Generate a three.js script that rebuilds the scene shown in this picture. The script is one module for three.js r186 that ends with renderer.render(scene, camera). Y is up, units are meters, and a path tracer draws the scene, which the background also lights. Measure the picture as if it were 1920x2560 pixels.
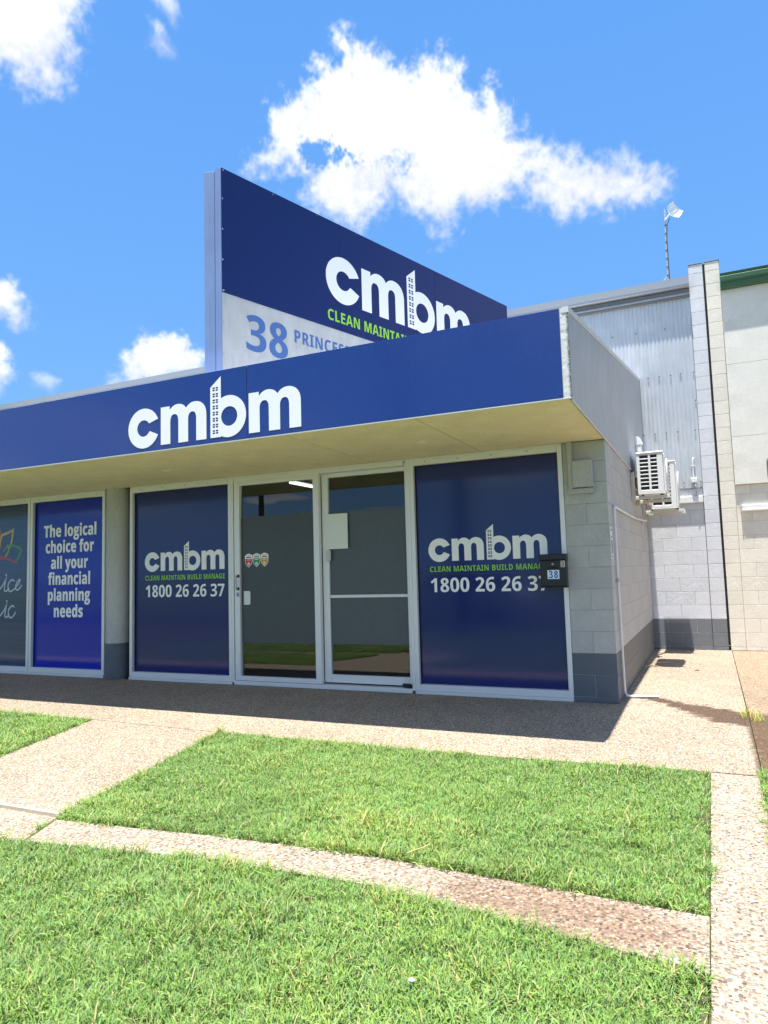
import * as THREE from 'three';
import { mergeGeometries, mergeVertices } from 'three/addons/utils/BufferGeometryUtils.js';
import { FontLoader } from 'three/addons/loaders/FontLoader.js';
import { RectAreaLightUniformsLib } from 'three/addons/lights/RectAreaLightUniformsLib.js';
RectAreaLightUniformsLib.init();

// ---------------------------------------------------------------- camera, sky, sun, exposure
const scene = new THREE.Scene();
const camera = new THREE.PerspectiveCamera(72.4547, 768 / 1024, 0.05, 900);
camera.rotation.order = 'YXZ';
camera.position.set(0.8328, 1.244, 6.786);
camera.rotation.set(0.08781, 0.43372, -0.02813);

const EXPOSURE = 2.35;
const SUN = new THREE.Vector3(-0.016, 1, 0.155).normalize();
const sun = new THREE.DirectionalLight(new THREE.Color().setRGB(1, 0.955, 0.88), 5);
sun.position.copy(SUN).multiplyScalar(40);
sun.castShadow = true;
sun.shadow.mapSize.set(4096, 4096);
Object.assign(sun.shadow.camera, { left: -16, right: 16, top: 16, bottom: -16, near: 1, far: 90 });
sun.shadow.radius = 1;
scene.add(sun, sun.target);

// ---------------------------------------------------------------- noise
function rng(seed) { let s = seed >>> 0; return () => { s = (s + 0x6d2b79f5) >>> 0; let t = Math.imul(s ^ (s >>> 15), 1 | s); t = (t + Math.imul(t ^ (t >>> 7), 61 | t)) ^ t; return ((t ^ (t >>> 14)) >>> 0) / 4294967296; }; }
const PERM = new Uint16Array(1024), PVAL = new Float32Array(1024);
{ const r = rng(77); for (let i = 0; i < 512; i++) PERM[i] = i; for (let i = 511; i > 0; i--) { const j = Math.floor(r() * (i + 1)); [PERM[i], PERM[j]] = [PERM[j], PERM[i]]; } for (let i = 0; i < 512; i++) { PERM[i + 512] = PERM[i]; PVAL[i] = PVAL[i + 512] = r() * 2 - 1; } }
const fade = (t) => t * t * t * (t * (t * 6 - 15) + 10);
function noise3(x, y, z) {
  const xi = Math.floor(x), yi = Math.floor(y), zi = Math.floor(z), u = fade(x - xi), v = fade(y - yi), w = fade(z - zi);
  const X = xi & 511, Y = yi & 511, Z = zi & 511, X1 = (X + 1) & 511, Y1 = (Y + 1) & 511, Z1 = (Z + 1) & 511;
  const h = (a, b, c) => PVAL[(PERM[(PERM[a] + b) & 511] + c) & 511];
  const a = h(X, Y, Z), b = h(X1, Y, Z), c = h(X, Y1, Z), d = h(X1, Y1, Z), e = h(X, Y, Z1), f = h(X1, Y, Z1), g = h(X, Y1, Z1), k = h(X1, Y1, Z1);
  const l0 = a + (b - a) * u, l1 = c + (d - c) * u, l2 = e + (f - e) * u, l3 = g + (k - g) * u;
  const m0 = l0 + (l1 - l0) * v, m1 = l2 + (l3 - l2) * v;
  return m0 + (m1 - m0) * w;
}
function fbm(x, y, z, n) { let s = 0, a = 0.5, t = 0; for (let i = 0; i < n; i++) { s += a * noise3(x, y, z); t += a; a *= 0.5; x = x * 2.03 + 17.1; y = y * 2.03 + 5.7; z = z * 2.03 + 9.3; } return s / t; }
const smooth = (a, b, x) => { const t = Math.min(1, Math.max(0, (x - a) / (b - a))); return t * t * (3 - 2 * t); };

// ---------------------------------------------------------------- the sky: clear blue air with fair-weather cumulus
const CLOUDS = {
  main: [[-35.03, 30.68], [-34.54, 32.89], [-33.94, 34.44], [-32.31, 35.91], [-30.2, 36.7], [-29, 37.84], [-27.7, 37.93], [-27.66, 39.16], [-26.71, 39.36], [-26.01, 39.08], [-26.04, 38.31], [-24.72, 38.76], [-23.57, 38.11], [-22.79, 37.22], [-20.79, 37.29], [-20.52, 37.98], [-18.41, 37.88], [-17.1, 37.19], [-17.14, 35.84], [-15.57, 34.96], [-14.62, 35.52], [-13.78, 34.53], [-13.17, 33.29], [-11.03, 31.83], [-8.48, 30.69], [-6.39, 30.1], [-4.71, 30.06], [-3.35, 29.03], [-0.71, 28.24], [-1.7, 26.96], [-4.94, 26.93], [-9.59, 26.91], [-11.48, 28.16], [-12.07, 29.32], [-13.68, 28.41], [-15.74, 27.88], [-17.3, 28.38], [-18.99, 26.43], [-21.43, 28.27], [-23.47, 29.28], [-25.36, 28.21], [-26.32, 27], [-28.37, 27.86], [-30.17, 29.14], [-30.48, 30.41], [-29.42, 31.5], [-30.08, 32.54], [-30.93, 30.76], [-32.86, 31.41], [-34.24, 30.72]],
  topleft: [[-59, 40], [-48.65, 42.64], [-48.55, 38.48], [-49.24, 37.23], [-49.73, 35.99], [-50.37, 34.44], [-51.99, 34.1], [-53.09, 33.53], [-54.03, 33.9], [-56.6, 33.65], [-58.78, 34.29]],
  wisp1: [[-43.18, 40.24], [-41.6, 40.82], [-41.33, 39.63], [-41.7, 39.02], [-42.26, 39.63]],
  wisp2: [[-44, 39.26], [-42.72, 38.95], [-42.17, 38.14], [-41.52, 37.45], [-42.53, 37.44], [-43.54, 37.63], [-43.63, 38.57]],
  tiny: [[-49.67, 34.28], [-48.95, 34.42], [-49.03, 34.1], [-49.59, 33.9]],
  leftmid: [[-56.61, 20.78], [-54.93, 21.51], [-53.71, 21.57], [-52.99, 21.1], [-52.76, 20.49], [-52.52, 19.88], [-52.01, 18.93], [-52.86, 18.63], [-53.48, 19.01], [-54.88, 18.91], [-56.57, 19.01]],
  lowleft: [[-56.5, 16.3], [-54.83, 16.89], [-53.71, 16.76], [-53.34, 15.76], [-53.15, 15.03], [-53.92, 14.19], [-55.19, 13.68], [-56.44, 13.73]],
  faint: [[-51.82, 15.26], [-50.82, 15.4], [-50.07, 14.94], [-50.52, 14.02], [-51.53, 14.51]],
  mid: [[-46.55, 15.42], [-45.57, 15.59], [-45.27, 16.21], [-45.38, 17.3], [-44.78, 18.14], [-43.57, 18.48], [-42.33, 18.42], [-41.08, 18.55], [-39.93, 18.06], [-39.08, 17.18], [-39.62, 16.33], [-41.51, 15.73], [-44.57, 14.64], [-46.45, 14.62]],
};
{
  const W = 4096, H = 2048, data = new Float32Array(W * H * 4), R = Math.PI / 180;
  const polys = Object.entries(CLOUDS).map(([name, pts]) => {
    const el0 = pts.reduce((s, p) => s + p[1], 0) / pts.length, k = Math.cos(el0 * R), q = pts.map(([a, e]) => [a * k, e]);
    const xs = q.map((p) => p[0]), ys = q.map((p) => p[1]);
    const size = Math.min(Math.max(...xs) - Math.min(...xs), Math.max(...ys) - Math.min(...ys));
    return { name, k, q, x0: Math.min(...xs) - 2.5, x1: Math.max(...xs) + 2.5, y0: Math.min(...ys) - 2.5, y1: Math.max(...ys) + 2.5, size, top: Math.max(...ys), bottom: Math.min(...ys) };
  });
  const inside = (q, x, y) => {          // signed distance in degrees, positive inside
    let d = 1e9, c = false;
    for (let i = 0, j = q.length - 1; i < q.length; j = i++) {
      const [ax, ay] = q[j], [bx, by] = q[i], ex = bx - ax, ey = by - ay, t = Math.min(1, Math.max(0, ((x - ax) * ex + (y - ay) * ey) / (ex * ex + ey * ey)));
      const dx = x - ax - t * ex, dy = y - ay - t * ey; d = Math.min(d, dx * dx + dy * dy);
      if ((ay > y) !== (by > y) && x < ((bx - ax) * (y - ay)) / (by - ay) + ax) c = !c;
    }
    return (c ? 1 : -1) * Math.sqrt(d);
  };
  for (let j = 0; j < H; j++) {
    const el = ((j + 0.5) / H) * 180 - 90, sy = Math.sin(el * R), cy = Math.cos(el * R);
    for (let i = 0; i < W; i++) {
      const o = (j * W + i) * 4;
      if (el <= 0) { data[o] = 0.13; data[o + 1] = 0.13; data[o + 2] = 0.10; data[o + 3] = 1; continue; }
      const th = ((i + 0.5) / W) * 2 * Math.PI - Math.PI, x = cy * Math.cos(th), z = cy * Math.sin(th);
      const az = Math.atan2(x, -z) / R;
      // clear air: paler towards the horizon
      const h = Math.pow(1 - sy, 2.2), hz = Math.pow(1 - sy, 9);
      let r = 0.054 + 0.060 * h + 0.075 * hz, g = 0.160 + 0.097 * h + 0.055 * hz, b = 0.398 + 0.070 * h + 0.01 * hz;
      let cover = 0, thick = 0, lit = 1;
      for (const p of polys) {
        const px = az * p.k;
        if (px < p.x0 || px > p.x1 || el < p.y0 || el > p.y1) continue;
        const n1 = fbm(px * 0.55 + 3, el * 0.55, 1.3, 4), n2 = fbm(px * 1.7, el * 1.7 + 7, 4.1, 5), n3 = fbm(px * 0.9 + 31, el * 0.9, 8.2, 4);
        const s = Math.min(1, p.size / 5);
        const n4 = fbm(px * 5.5 + n3 * 2, el * 5.5 + n2 * 2, 2.6, 4);
        let d = inside(p.q, px + n1 * 0.7 * s, el + n3 * 0.7 * s) + (n2 * 0.85 + n1 * 0.8 + n4 * 0.55 + 0.22) * s;
        if (p.name === 'main') {
          const hx = (az + 28.8) * 0.85 + n1 * 1.6, hy = el - 32.3 + n2 * 0.9, t = Math.hypot(hx / 1.9, hy / 0.9) + n4 * 0.5; d -= smooth(1.5, 0.1, t) * 2.6;
          const gx = (az + 23.0) * 0.85 + n3 * 1.8, gy = el - 32.0 + n2 * 0.8, t2 = Math.hypot(gx / 3.6, gy / 1.1) + n4 * 0.5; d -= smooth(1.5, 0.0, t2) * 2.3;
        }
        const upper = smooth(0.25, 0.8, (el - p.bottom) / (p.top - p.bottom)), soft = (0.25 + 0.75 * s) * (1.35 - 0.55 * upper), c = 0.68 * smooth(-0.55 * soft, 1.05 * soft, d) + 0.32 * smooth(0.1, 2.3 * soft, d);
        if (c > cover) {
          cover = c * (p.name === 'faint' ? 0.5 : p.name === 'tiny' ? 0.4 : p.name.startsWith('wisp') ? 0.72 : 1); thick = smooth(0.2, 3.0, d);
          const up = (el - p.bottom) / (p.top - p.bottom);
          lit = 0.84 + 0.16 * smooth(0.1, 0.62, up + n1 * 0.35) + 0.08 * n2 + 0.05 * n4;
        }
      }
      // the same kind of cumulus all round, on a flat layer
      const away = Math.max(smooth(12, 26, Math.abs(az + 24) - 34), smooth(43, 52, el));
      if (away > 0 && el > 2) {
        const L = 1 / (sy + 0.06), u = x * L * 1.5, v = z * L * 1.5;
        const base = fbm(u + 11, v + 3, 2.2, 3), det = fbm(u * 3.1, v * 3.1, 5.5, 5);
        const d = base * 1.0 + det * 0.42 - 0.11;
        const c = (0.6 * smooth(-0.02, 0.16, d) + 0.4 * smooth(0.05, 0.4, d)) * away * smooth(2, 7, el);
        if (c > cover) { cover = c; thick = smooth(0.05, 0.5, d); lit = 0.98 - 0.16 * thick + det * 0.12; }
      }
      if (cover > 0) {
        const wgt = Math.min(1, cover), cr = 0.50 * lit, cg = 0.505 * lit, cb = 0.52 * Math.pow(lit, 0.75);
        r += (cr - r) * wgt; g += (cg - g) * wgt; b += (cb - b) * wgt;
      }
      data[o] = r; data[o + 1] = g; data[o + 2] = b; data[o + 3] = 1;
    }
  }
  const sky = new THREE.DataTexture(data, W, H, THREE.RGBAFormat, THREE.FloatType);
  sky.mapping = THREE.EquirectangularReflectionMapping; sky.magFilter = sky.minFilter = THREE.LinearFilter; sky.needsUpdate = true;
  scene.background = sky; scene.environment = sky;
}

const renderer = new THREE.WebGLRenderer({ antialias: true });
renderer.setSize(768, 1024);
renderer.toneMapping = THREE.LinearToneMapping;
renderer.toneMappingExposure = EXPOSURE;
renderer.shadowMap.enabled = true;

const font = await new FontLoader().loadAsync('fonts/droid/droid_sans_bold.typeface.json');

// ---------------------------------------------------------------- textures (what surfaces are made of)
function dataTex(n, fn, srgb, repeat = 1) {
  const d = new Uint8Array(n * n * 4);
  for (let j = 0; j < n; j++) for (let i = 0; i < n; i++) { const c = fn(i, j), o = (j * n + i) * 4; d[o] = c[0]; d[o + 1] = c[1]; d[o + 2] = c[2]; d[o + 3] = 255; }
  const t = new THREE.DataTexture(d, n, n, THREE.RGBAFormat); t.wrapS = t.wrapT = THREE.RepeatWrapping; t.magFilter = THREE.LinearFilter; t.minFilter = THREE.LinearMipmapLinearFilter; t.generateMipmaps = true;
  if (srgb) t.colorSpace = THREE.SRGBColorSpace; t.repeat.set(repeat, repeat); t.needsUpdate = true; return t;
}
const toS = (l) => 255 * (l <= 0.0031308 ? 12.92 * l : 1.055 * Math.pow(l, 1 / 2.4) - 0.055);
// tileable fbm over [0,1): blends four shifted copies
function tileNoise(u, v, f, n, s) { const a = (x, y) => fbm(x * f, y * f, s, n), p = 1 - u, q = 1 - v; const w = (t) => smooth(0, 1, t); return a(u, v) * w(p) * w(q) + a(u - 1, v) * w(u) * w(q) + a(u, v - 1) * w(p) * w(v) + a(u - 1, v - 1) * w(u) * w(v); }

// exposed-aggregate concrete: river pebbles in cement, one tile is 2 m
function aggregate(N, cells, palette, matrix, seed) {
  const r = rng(seed), px = new Float32Array(cells * cells * 7);
  for (let k = 0; k < cells * cells; k++) {
    const c = palette[Math.floor(r() * palette.length)], v = 0.48 + 0.98 * r();
    px[k * 7] = 0.15 + 0.7 * r(); px[k * 7 + 1] = 0.15 + 0.7 * r(); px[k * 7 + 2] = 0.38 + 0.34 * r(); px[k * 7 + 3] = c[0] * v; px[k * 7 + 4] = c[1] * v; px[k * 7 + 5] = c[2] * v; px[k * 7 + 6] = r();
  }
  const col = new Uint8Array(N * N * 4), bump = new Uint8Array(N * N * 4);
  for (let j = 0; j < N; j++) for (let i = 0; i < N; i++) {
    const x = (i / N) * cells, y = (j / N) * cells, xi = Math.floor(x), yi = Math.floor(y); let best = 9, bk = 0;
    for (let b = -1; b <= 1; b++) for (let a = -1; a <= 1; a++) {
      const k = ((yi + b + cells) % cells) * cells + ((xi + a + cells) % cells), dx = x - xi - a - px[k * 7], dy = y - yi - b - px[k * 7 + 1], q = px[k * 7 + 6];
      const ca = Math.cos(q * 3.14), sa = Math.sin(q * 3.14), ex = dx * ca + dy * sa, ey = (dy * ca - dx * sa) * 1.35, d = Math.sqrt(ex * ex + ey * ey) / px[k * 7 + 2];
      if (d < best) { best = d; bk = k; }
    }
    const o = (j * N + i) * 4, e = smooth(0.86, 1.06, best), grit = 0.86 + 0.28 * PVAL[(i * 7 + j * 13 + ((i * j) >> 3)) & 511] * 0.5;
    for (let c = 0; c < 3; c++) col[o + c] = Math.min(255, toS(((1 - e) * px[bk * 7 + 3 + c] + e * matrix[c]) * grit));
    col[o + 3] = 255;
    const hgt = best < 1 ? 120 + 125 * Math.sqrt(1 - best * best * 0.9) : 60 + 30 * PVAL[(i * 3 + j * 5) & 511];
    bump[o] = bump[o + 1] = bump[o + 2] = hgt; bump[o + 3] = 255;
  }
  const mk = (d, srgb) => { const t = new THREE.DataTexture(d, N, N, THREE.RGBAFormat); t.wrapS = t.wrapT = THREE.RepeatWrapping; t.magFilter = THREE.LinearFilter; t.minFilter = THREE.LinearMipmapLinearFilter; t.generateMipmaps = true; if (srgb) t.colorSpace = THREE.SRGBColorSpace; t.repeat.set(0.5, 0.5); t.needsUpdate = true; return t; };
  return [mk(col, true), mk(bump, false)];
}
const PEB = [[0.39, 0.304, 0.216], [0.475, 0.392, 0.297], [0.325, 0.245, 0.172], [0.254, 0.183, 0.128], [0.205, 0.162, 0.128], [0.517, 0.469, 0.375], [0.369, 0.282, 0.196], [0.158, 0.121, 0.0942], [0.433, 0.35, 0.262], [0.509, 0.417, 0.306]];
const [aggCol, aggBump] = aggregate(1536, 176, PEB, [0.325, 0.256, 0.187], 5);
const [coarseCol, coarseBump] = aggregate(1536, 150, [...PEB, ...PEB, [0.184, 0.167, 0.153], [0.282, 0.173, 0.114], [0.517, 0.48, 0.404]], [0.39, 0.313, 0.236], 9);

const blockBump = dataTex(512, (i, j) => { const u = i / 512, v = j / 512, a = tileNoise(u, v, 46, 3, 3.3), b = tileNoise(u, v, 120, 2, 8.3), s = 128 + a * 90 + b * 60; return [s, s, s]; });
const paintMap = dataTex(512, (i, j) => { const u = i / 512, v = j / 512, s = 240 + tileNoise(u, v, 5, 5, 1.7) * 15 + tileNoise(u, v, 60, 2, 6.1) * 10; return [s, s, s - 2]; }, true);
const dustMap = dataTex(512, (i, j) => { const u = i / 512, v = j / 512, st = tileNoise(u * 1, v * 0.14, 26, 4, 2.9), s = 236 + tileNoise(u, v, 4, 5, 5.7) * 20 + st * 12; return [s, s, s]; }, true);
const fineBump = dataTex(256, (i, j) => { const s = 128 + tileNoise(i / 256, j / 256, 30, 3, 7.7) * 110; return [s, s, s]; });
const waveBump = dataTex(256, (i, j) => { const s = 128 + tileNoise(i / 256, j / 256, 3, 2, 12.7) * 120; return [s, s, s]; });
const vinylMap = dataTex(256, (i, j) => { const s = 246 + tileNoise(i / 256, j / 256, 40, 3, 3.9) * 12; return [s, s, s]; }, true);
const asphaltMap = dataTex(512, (i, j) => { const s = 205 + PVAL[(i * 31 + j * 57 + ((i * j) >> 2)) & 511] * 46; return [s, s, s]; }, true);

// ---------------------------------------------------------------- materials
const rgb = (r, g, b) => new THREE.Color().setRGB(r, g, b);
const M = (color, roughness = 0.7, more = {}) => new THREE.MeshStandardMaterial({ color: rgb(...color), roughness, ...more });
const P = (color, roughness, more = {}) => new THREE.MeshPhysicalMaterial({ color: rgb(...color), roughness, ...more });
const block = (c) => M(c, 0.62, { map: paintMap, bumpMap: blockBump, bumpScale: 0.0028 });
const mat = {
  pier: block([0.50, 0.505, 0.50]), pier2: block([0.475, 0.48, 0.48]), pierDark: block([0.115, 0.135, 0.165]), pierDark2: block([0.125, 0.145, 0.175]),
  side: block([0.50, 0.49, 0.47]), side2: block([0.47, 0.465, 0.45]), sideDark: block([0.155, 0.155, 0.155]),
  shed: block([0.69, 0.71, 0.76]), shed2: block([0.72, 0.74, 0.79]), shedDark: block([0.185, 0.20, 0.225]),
  cream: block([0.85, 0.81, 0.71]), cream2: block([0.83, 0.79, 0.69]),
  mortar: M([0.44, 0.44, 0.43], 0.8), mortarDark: M([0.10, 0.115, 0.14], 0.8), mortarShed: M([0.42, 0.43, 0.46], 0.8), mortarCream: M([0.58, 0.54, 0.46], 0.8),
  column: M([0.52, 0.52, 0.50], 0.55, { map: paintMap }), columnDark: M([0.115, 0.135, 0.165], 0.55, { map: paintMap }),
  blue: P([0.013, 0.044, 0.24], 0.18, { ior: 1.62, map: vinylMap, bumpMap: waveBump, bumpScale: 0.0035 }), signBlue: P([0.0045, 0.0155, 0.115], 0.32, { ior: 1.42, map: vinylMap }),
  white: M([0.86, 0.86, 0.86], 0.4), lettering: M([0.88, 0.88, 0.88], 0.35), green: M([0.27, 0.60, 0.045], 0.4),
  signWhite: M([0.56, 0.57, 0.57], 0.5, { map: dustMap }), fadedBlue: M([0.06, 0.14, 0.37], 0.5), postBlue: M([0.22, 0.32, 0.60], 0.45, { map: dustMap }),
  soffit: M([0.88, 0.80, 0.54], 0.7, { map: paintMap }), sheet: M([0.45, 0.475, 0.51], 0.5, { map: dustMap, metalness: 0.15 }), flashing: M([0.72, 0.73, 0.74], 0.45, { map: dustMap }),
  strip: M([0.68, 0.68, 0.68], 0.75, { bumpMap: fineBump, bumpScale: 0.004 }),
  alu: M([0.76, 0.77, 0.77], 0.32, { metalness: 0.1 }), steel: M([0.45, 0.47, 0.5], 0.35, { metalness: 0.8 }), galv: M([0.50, 0.52, 0.55], 0.45, { metalness: 0.5 }),
  vinylNavy: P([0.009, 0.023, 0.145], 0.11, { ior: 1.52, map: vinylMap }), vinylBlue: P([0.004, 0.026, 0.42], 0.08, { ior: 1.48, map: vinylMap }),
  film: M([0.062, 0.076, 0.083], 0.42, { map: vinylMap }), film2: M([0.088, 0.104, 0.116], 0.4, { map: vinylMap }),
  glass: P([0.80, 0.84, 0.83], 0.0, { transmission: 1, thickness: 0, ior: 1.52, metalness: 0 }),
  black: M([0.012, 0.013, 0.015], 0.35), rubber: M([0.01, 0.01, 0.01], 0.8), paper: M([0.72, 0.76, 0.74], 0.6), pvc: M([0.74, 0.75, 0.75], 0.35), pvcOld: M([0.60, 0.61, 0.57], 0.5, { map: dustMap }),
  acWhite: M([0.78, 0.78, 0.765], 0.35), acCoil: M([0.03, 0.032, 0.035], 0.5, { metalness: 0.4 }), bracket: M([0.66, 0.64, 0.58], 0.5, { map: dustMap }),
  cladding: M([0.62, 0.66, 0.70], 0.42, { map: dustMap, metalness: 0.2 }), gutter: M([0.42, 0.45, 0.49], 0.4, { metalness: 0.25, map: dustMap }), gutterDark: M([0.17, 0.175, 0.18], 0.5, { metalness: 0.2 }),
  greenGutter: M([0.035, 0.115, 0.055], 0.45), creamPanel: M([0.86, 0.84, 0.77], 0.5, { map: paintMap }), gap: M([0.008, 0.008, 0.008], 0.9),
  room: M([0.42, 0.41, 0.39], 0.8), roomFloor: M([0.06, 0.065, 0.075], 0.6), roomCeil: M([0.42, 0.39, 0.34], 0.85),
  roof: M([0.55, 0.57, 0.6], 0.5, { metalness: 0.3 }), soil: M([0.075, 0.082, 0.030], 0.95), timber: M([0.12, 0.085, 0.06], 0.85), edging: M([0.52, 0.46, 0.36], 0.75, { map: dustMap }),
  asphalt: M([0.055, 0.055, 0.057], 0.9, { map: asphaltMap }), concrete: M([0.42, 0.40, 0.37], 0.85, { map: asphaltMap }), verge: M([0.10, 0.17, 0.045], 0.95, { map: asphaltMap }),
  carPaint: P([0.78, 0.78, 0.78], 0.25, { clearcoat: 1 }), carGlass: P([0.015, 0.018, 0.02], 0.05), red: M([0.55, 0.035, 0.03], 0.4), badgeGreen: M([0.03, 0.28, 0.11], 0.4), badgeOrange: M([0.66, 0.32, 0.03], 0.4), ink: M([0.05, 0.06, 0.07], 0.5), pink: M([0.70, 0.58, 0.54], 0.5), plateBlue: M([0.02, 0.12, 0.50], 0.4), plateWhite: M([0.74, 0.80, 0.86], 0.35), dry: M([0.50, 0.40, 0.17], 0.9),
};

// ---------------------------------------------------------------- building blocks of the script
const world = new WeakMap(), used = new Set();
const numbered = (n) => { if (!used.has(n)) { used.add(n); return n; } let k = 1, s; do s = n + '_' + String(k++).padStart(3, '0'); while (used.has(s)); used.add(s); return s; };
const V = (p) => new THREE.Vector3(...p);
function thing(name, label, category, p = [0, 0, 0], group) {
  const o = new THREE.Group(); o.name = numbered(name); o.position.set(...p); scene.add(o); world.set(o, V(p));
  o.userData = { label, category }; if (group) o.userData.group = group; return o;
}
function add(parent, name, geo, material, p = [0, 0, 0], rot) {          // p is in world metres, whatever the parent
  const m = new THREE.Mesh(geo, material); m.name = parent === scene ? numbered(name) : name; m.castShadow = m.receiveShadow = true;
  m.position.copy(V(p)); if (parent !== scene) m.position.sub(world.get(parent)); world.set(m, V(p));
  if (rot) m.rotation.set(...rot); parent.add(m); return m;
}
function setting(name, geo, material, label, p) { const m = add(scene, name, geo, material, p); m.userData = { kind: 'structure', label, category: name.replace('_', ' ') }; return m; }
const geoCache = new Map();
function cbox(w, h, d, c = 0.002, variant = 0) {            // box with chamfered edges, uv in metres
  const key = [w, h, d, c, variant].map((n) => n.toFixed(4)).join(); if (geoCache.has(key)) return geoCache.get(key);
  c = Math.min(c, w * 0.45, h * 0.45, d * 0.45);
  const X = w / 2, Y = h / 2, Z = d / 2, pos = [], uv = [], ou = variant * 0.371, ov = variant * 0.217;
  const face = (...pts) => {
    const a = pts[0], n = V(pts[1]).sub(V(a)).cross(V(pts[2]).sub(V(a))), mid = pts.reduce((s, p) => s.add(V(p)), new THREE.Vector3());
    if (n.dot(mid) < 0) pts.reverse();
    const ax = [Math.abs(n.x), Math.abs(n.y), Math.abs(n.z)], k = ax.indexOf(Math.max(...ax));
    for (let t = 1; t < pts.length - 1; t++) for (const q of [pts[0], pts[t], pts[t + 1]]) { pos.push(...q); uv.push((k === 0 ? q[2] : q[0]) + ou, (k === 1 ? q[2] : q[1]) + ov); }
  };
  for (const s of [-1, 1]) {
    face([s * X, -Y + c, -Z + c], [s * X, Y - c, -Z + c], [s * X, Y - c, Z - c], [s * X, -Y + c, Z - c]);
    face([-X + c, s * Y, -Z + c], [X - c, s * Y, -Z + c], [X - c, s * Y, Z - c], [-X + c, s * Y, Z - c]);
    face([-X + c, -Y + c, s * Z], [X - c, -Y + c, s * Z], [X - c, Y - c, s * Z], [-X + c, Y - c, s * Z]);
    for (const t of [-1, 1]) {
      face([s * X, t * (Y - c), -Z + c], [s * X, t * (Y - c), Z - c], [s * (X - c), t * Y, Z - c], [s * (X - c), t * Y, -Z + c]);
      face([s * X, -Y + c, t * (Z - c)], [s * X, Y - c, t * (Z - c)], [s * (X - c), Y - c, t * Z], [s * (X - c), -Y + c, t * Z]);
      face([-X + c, s * Y, t * (Z - c)], [X - c, s * Y, t * (Z - c)], [X - c, s * (Y - c), t * Z], [-X + c, s * (Y - c), t * Z]);
      for (const u of [-1, 1]) face([s * X, t * (Y - c), u * (Z - c)], [s * (X - c), t * Y, u * (Z - c)], [s * (X - c), t * (Y - c), u * Z]);
    }
  }
  const g = new THREE.BufferGeometry(); g.setAttribute('position', new THREE.Float32BufferAttribute(pos, 3)); g.setAttribute('uv', new THREE.Float32BufferAttribute(uv, 2)); g.computeVertexNormals();
  geoCache.set(key, g); return g;
}
function box(parent, name, x0, x1, y0, y1, z0, z1, material, c = 0.002, variant = 0) {
  return add(parent, name, cbox(Math.abs(x1 - x0), Math.abs(y1 - y0), Math.abs(z1 - z0), c, variant), material, [(x0 + x1) / 2, (y0 + y1) / 2, (z0 + z1) / 2]);
}
// outline in two axes pushed along the third; world coordinates baked in
function prism(pts, axis, a, b) {
  const s = new THREE.Shape(pts.map((p) => new THREE.Vector2(...p))), g = new THREE.ExtrudeGeometry(s, { depth: Math.abs(b - a), bevelEnabled: false });
  const p = g.attributes.position, lo = Math.min(a, b), uv = g.attributes.uv;
  for (let i = 0; i < p.count; i++) { const u = p.getX(i), v = p.getY(i), w = p.getZ(i) + lo; if (axis === 'x') p.setXYZ(i, w, v, u); else if (axis === 'y') p.setXYZ(i, u, w, v); else p.setXYZ(i, u, v, w); uv.setXY(i, axis === 'z' ? u : axis === 'x' ? (Math.abs(w - lo) < 1e-6 || Math.abs(w - Math.max(a, b)) < 1e-6 ? u : w) : u, v); }
  if (axis !== 'z') { const idx = g.index; if (!idx) for (let i = 0; i < p.count; i += 3) { for (const at of [p, uv]) { const n = at.itemSize; for (let k = 0; k < n; k++) { const t = at.array[(i + 1) * n + k]; at.array[(i + 1) * n + k] = at.array[(i + 2) * n + k]; at.array[(i + 2) * n + k] = t; } } } }
  g.computeVertexNormals(); return g;
}
const tube = (pts, r, seg = 40, closed = false) => new THREE.TubeGeometry(new THREE.CatmullRomCurve3(pts.map(V), closed, 'catmullrom', 0.12), seg, r, 8, closed);
const cyl = (r0, r1, h, n = 20) => new THREE.CylinderGeometry(r0, r1, h, n);

// lettering: outlines cut from film, laid on a face
function extrude(shapes, t = 0.0015, fat = 0) { return new THREE.ExtrudeGeometry(shapes, fat ? { depth: t, bevelEnabled: true, bevelThickness: 0.0002, bevelSize: fat, bevelSegments: 1, curveSegments: 10 } : { depth: t, bevelEnabled: false, curveSegments: 10 }); }
function text(str, x0, x1, base, cap, track = 0, fat = 0) {         // fitted between x0 and x1, capitals cap metres tall
  const size = 1, k = 1 / font.data.resolution, parts = []; let x = 0;
  for (const ch of str) { if (ch !== ' ') { const g = extrude(font.generateShapes(ch, size), 0.0015, fat); g.translate(x, 0, 0); parts.push(g); } x += (font.data.glyphs[ch] || font.data.glyphs['?']).ha * k + track; }
  const g = mergeGeometries(parts); g.computeBoundingBox(); const bb = g.boundingBox;
  const ref = extrude(font.generateShapes('H', size)); ref.computeBoundingBox();
  g.translate(-bb.min.x, 0, 0); g.scale((x1 - x0) / (bb.max.x - bb.min.x), cap / ref.boundingBox.max.y, 1); g.translate(x0, base, 0); return g;
}
function letterC() {
  const s = new THREE.Shape(), R0 = 0.52, R1 = 0.215, a = 0.40; s.absarc(0.52, 0.5, R0, a, Math.PI * 2 - a, false);
  s.lineTo(0.52 + R1 * 1.06 * Math.cos(a), 0.5 - R1 * Math.sin(a) * 1.1); s.absarc(0.52, 0.5, R1, Math.PI * 2 - 0.55, 0.55, true); s.closePath(); return s;
}
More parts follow.
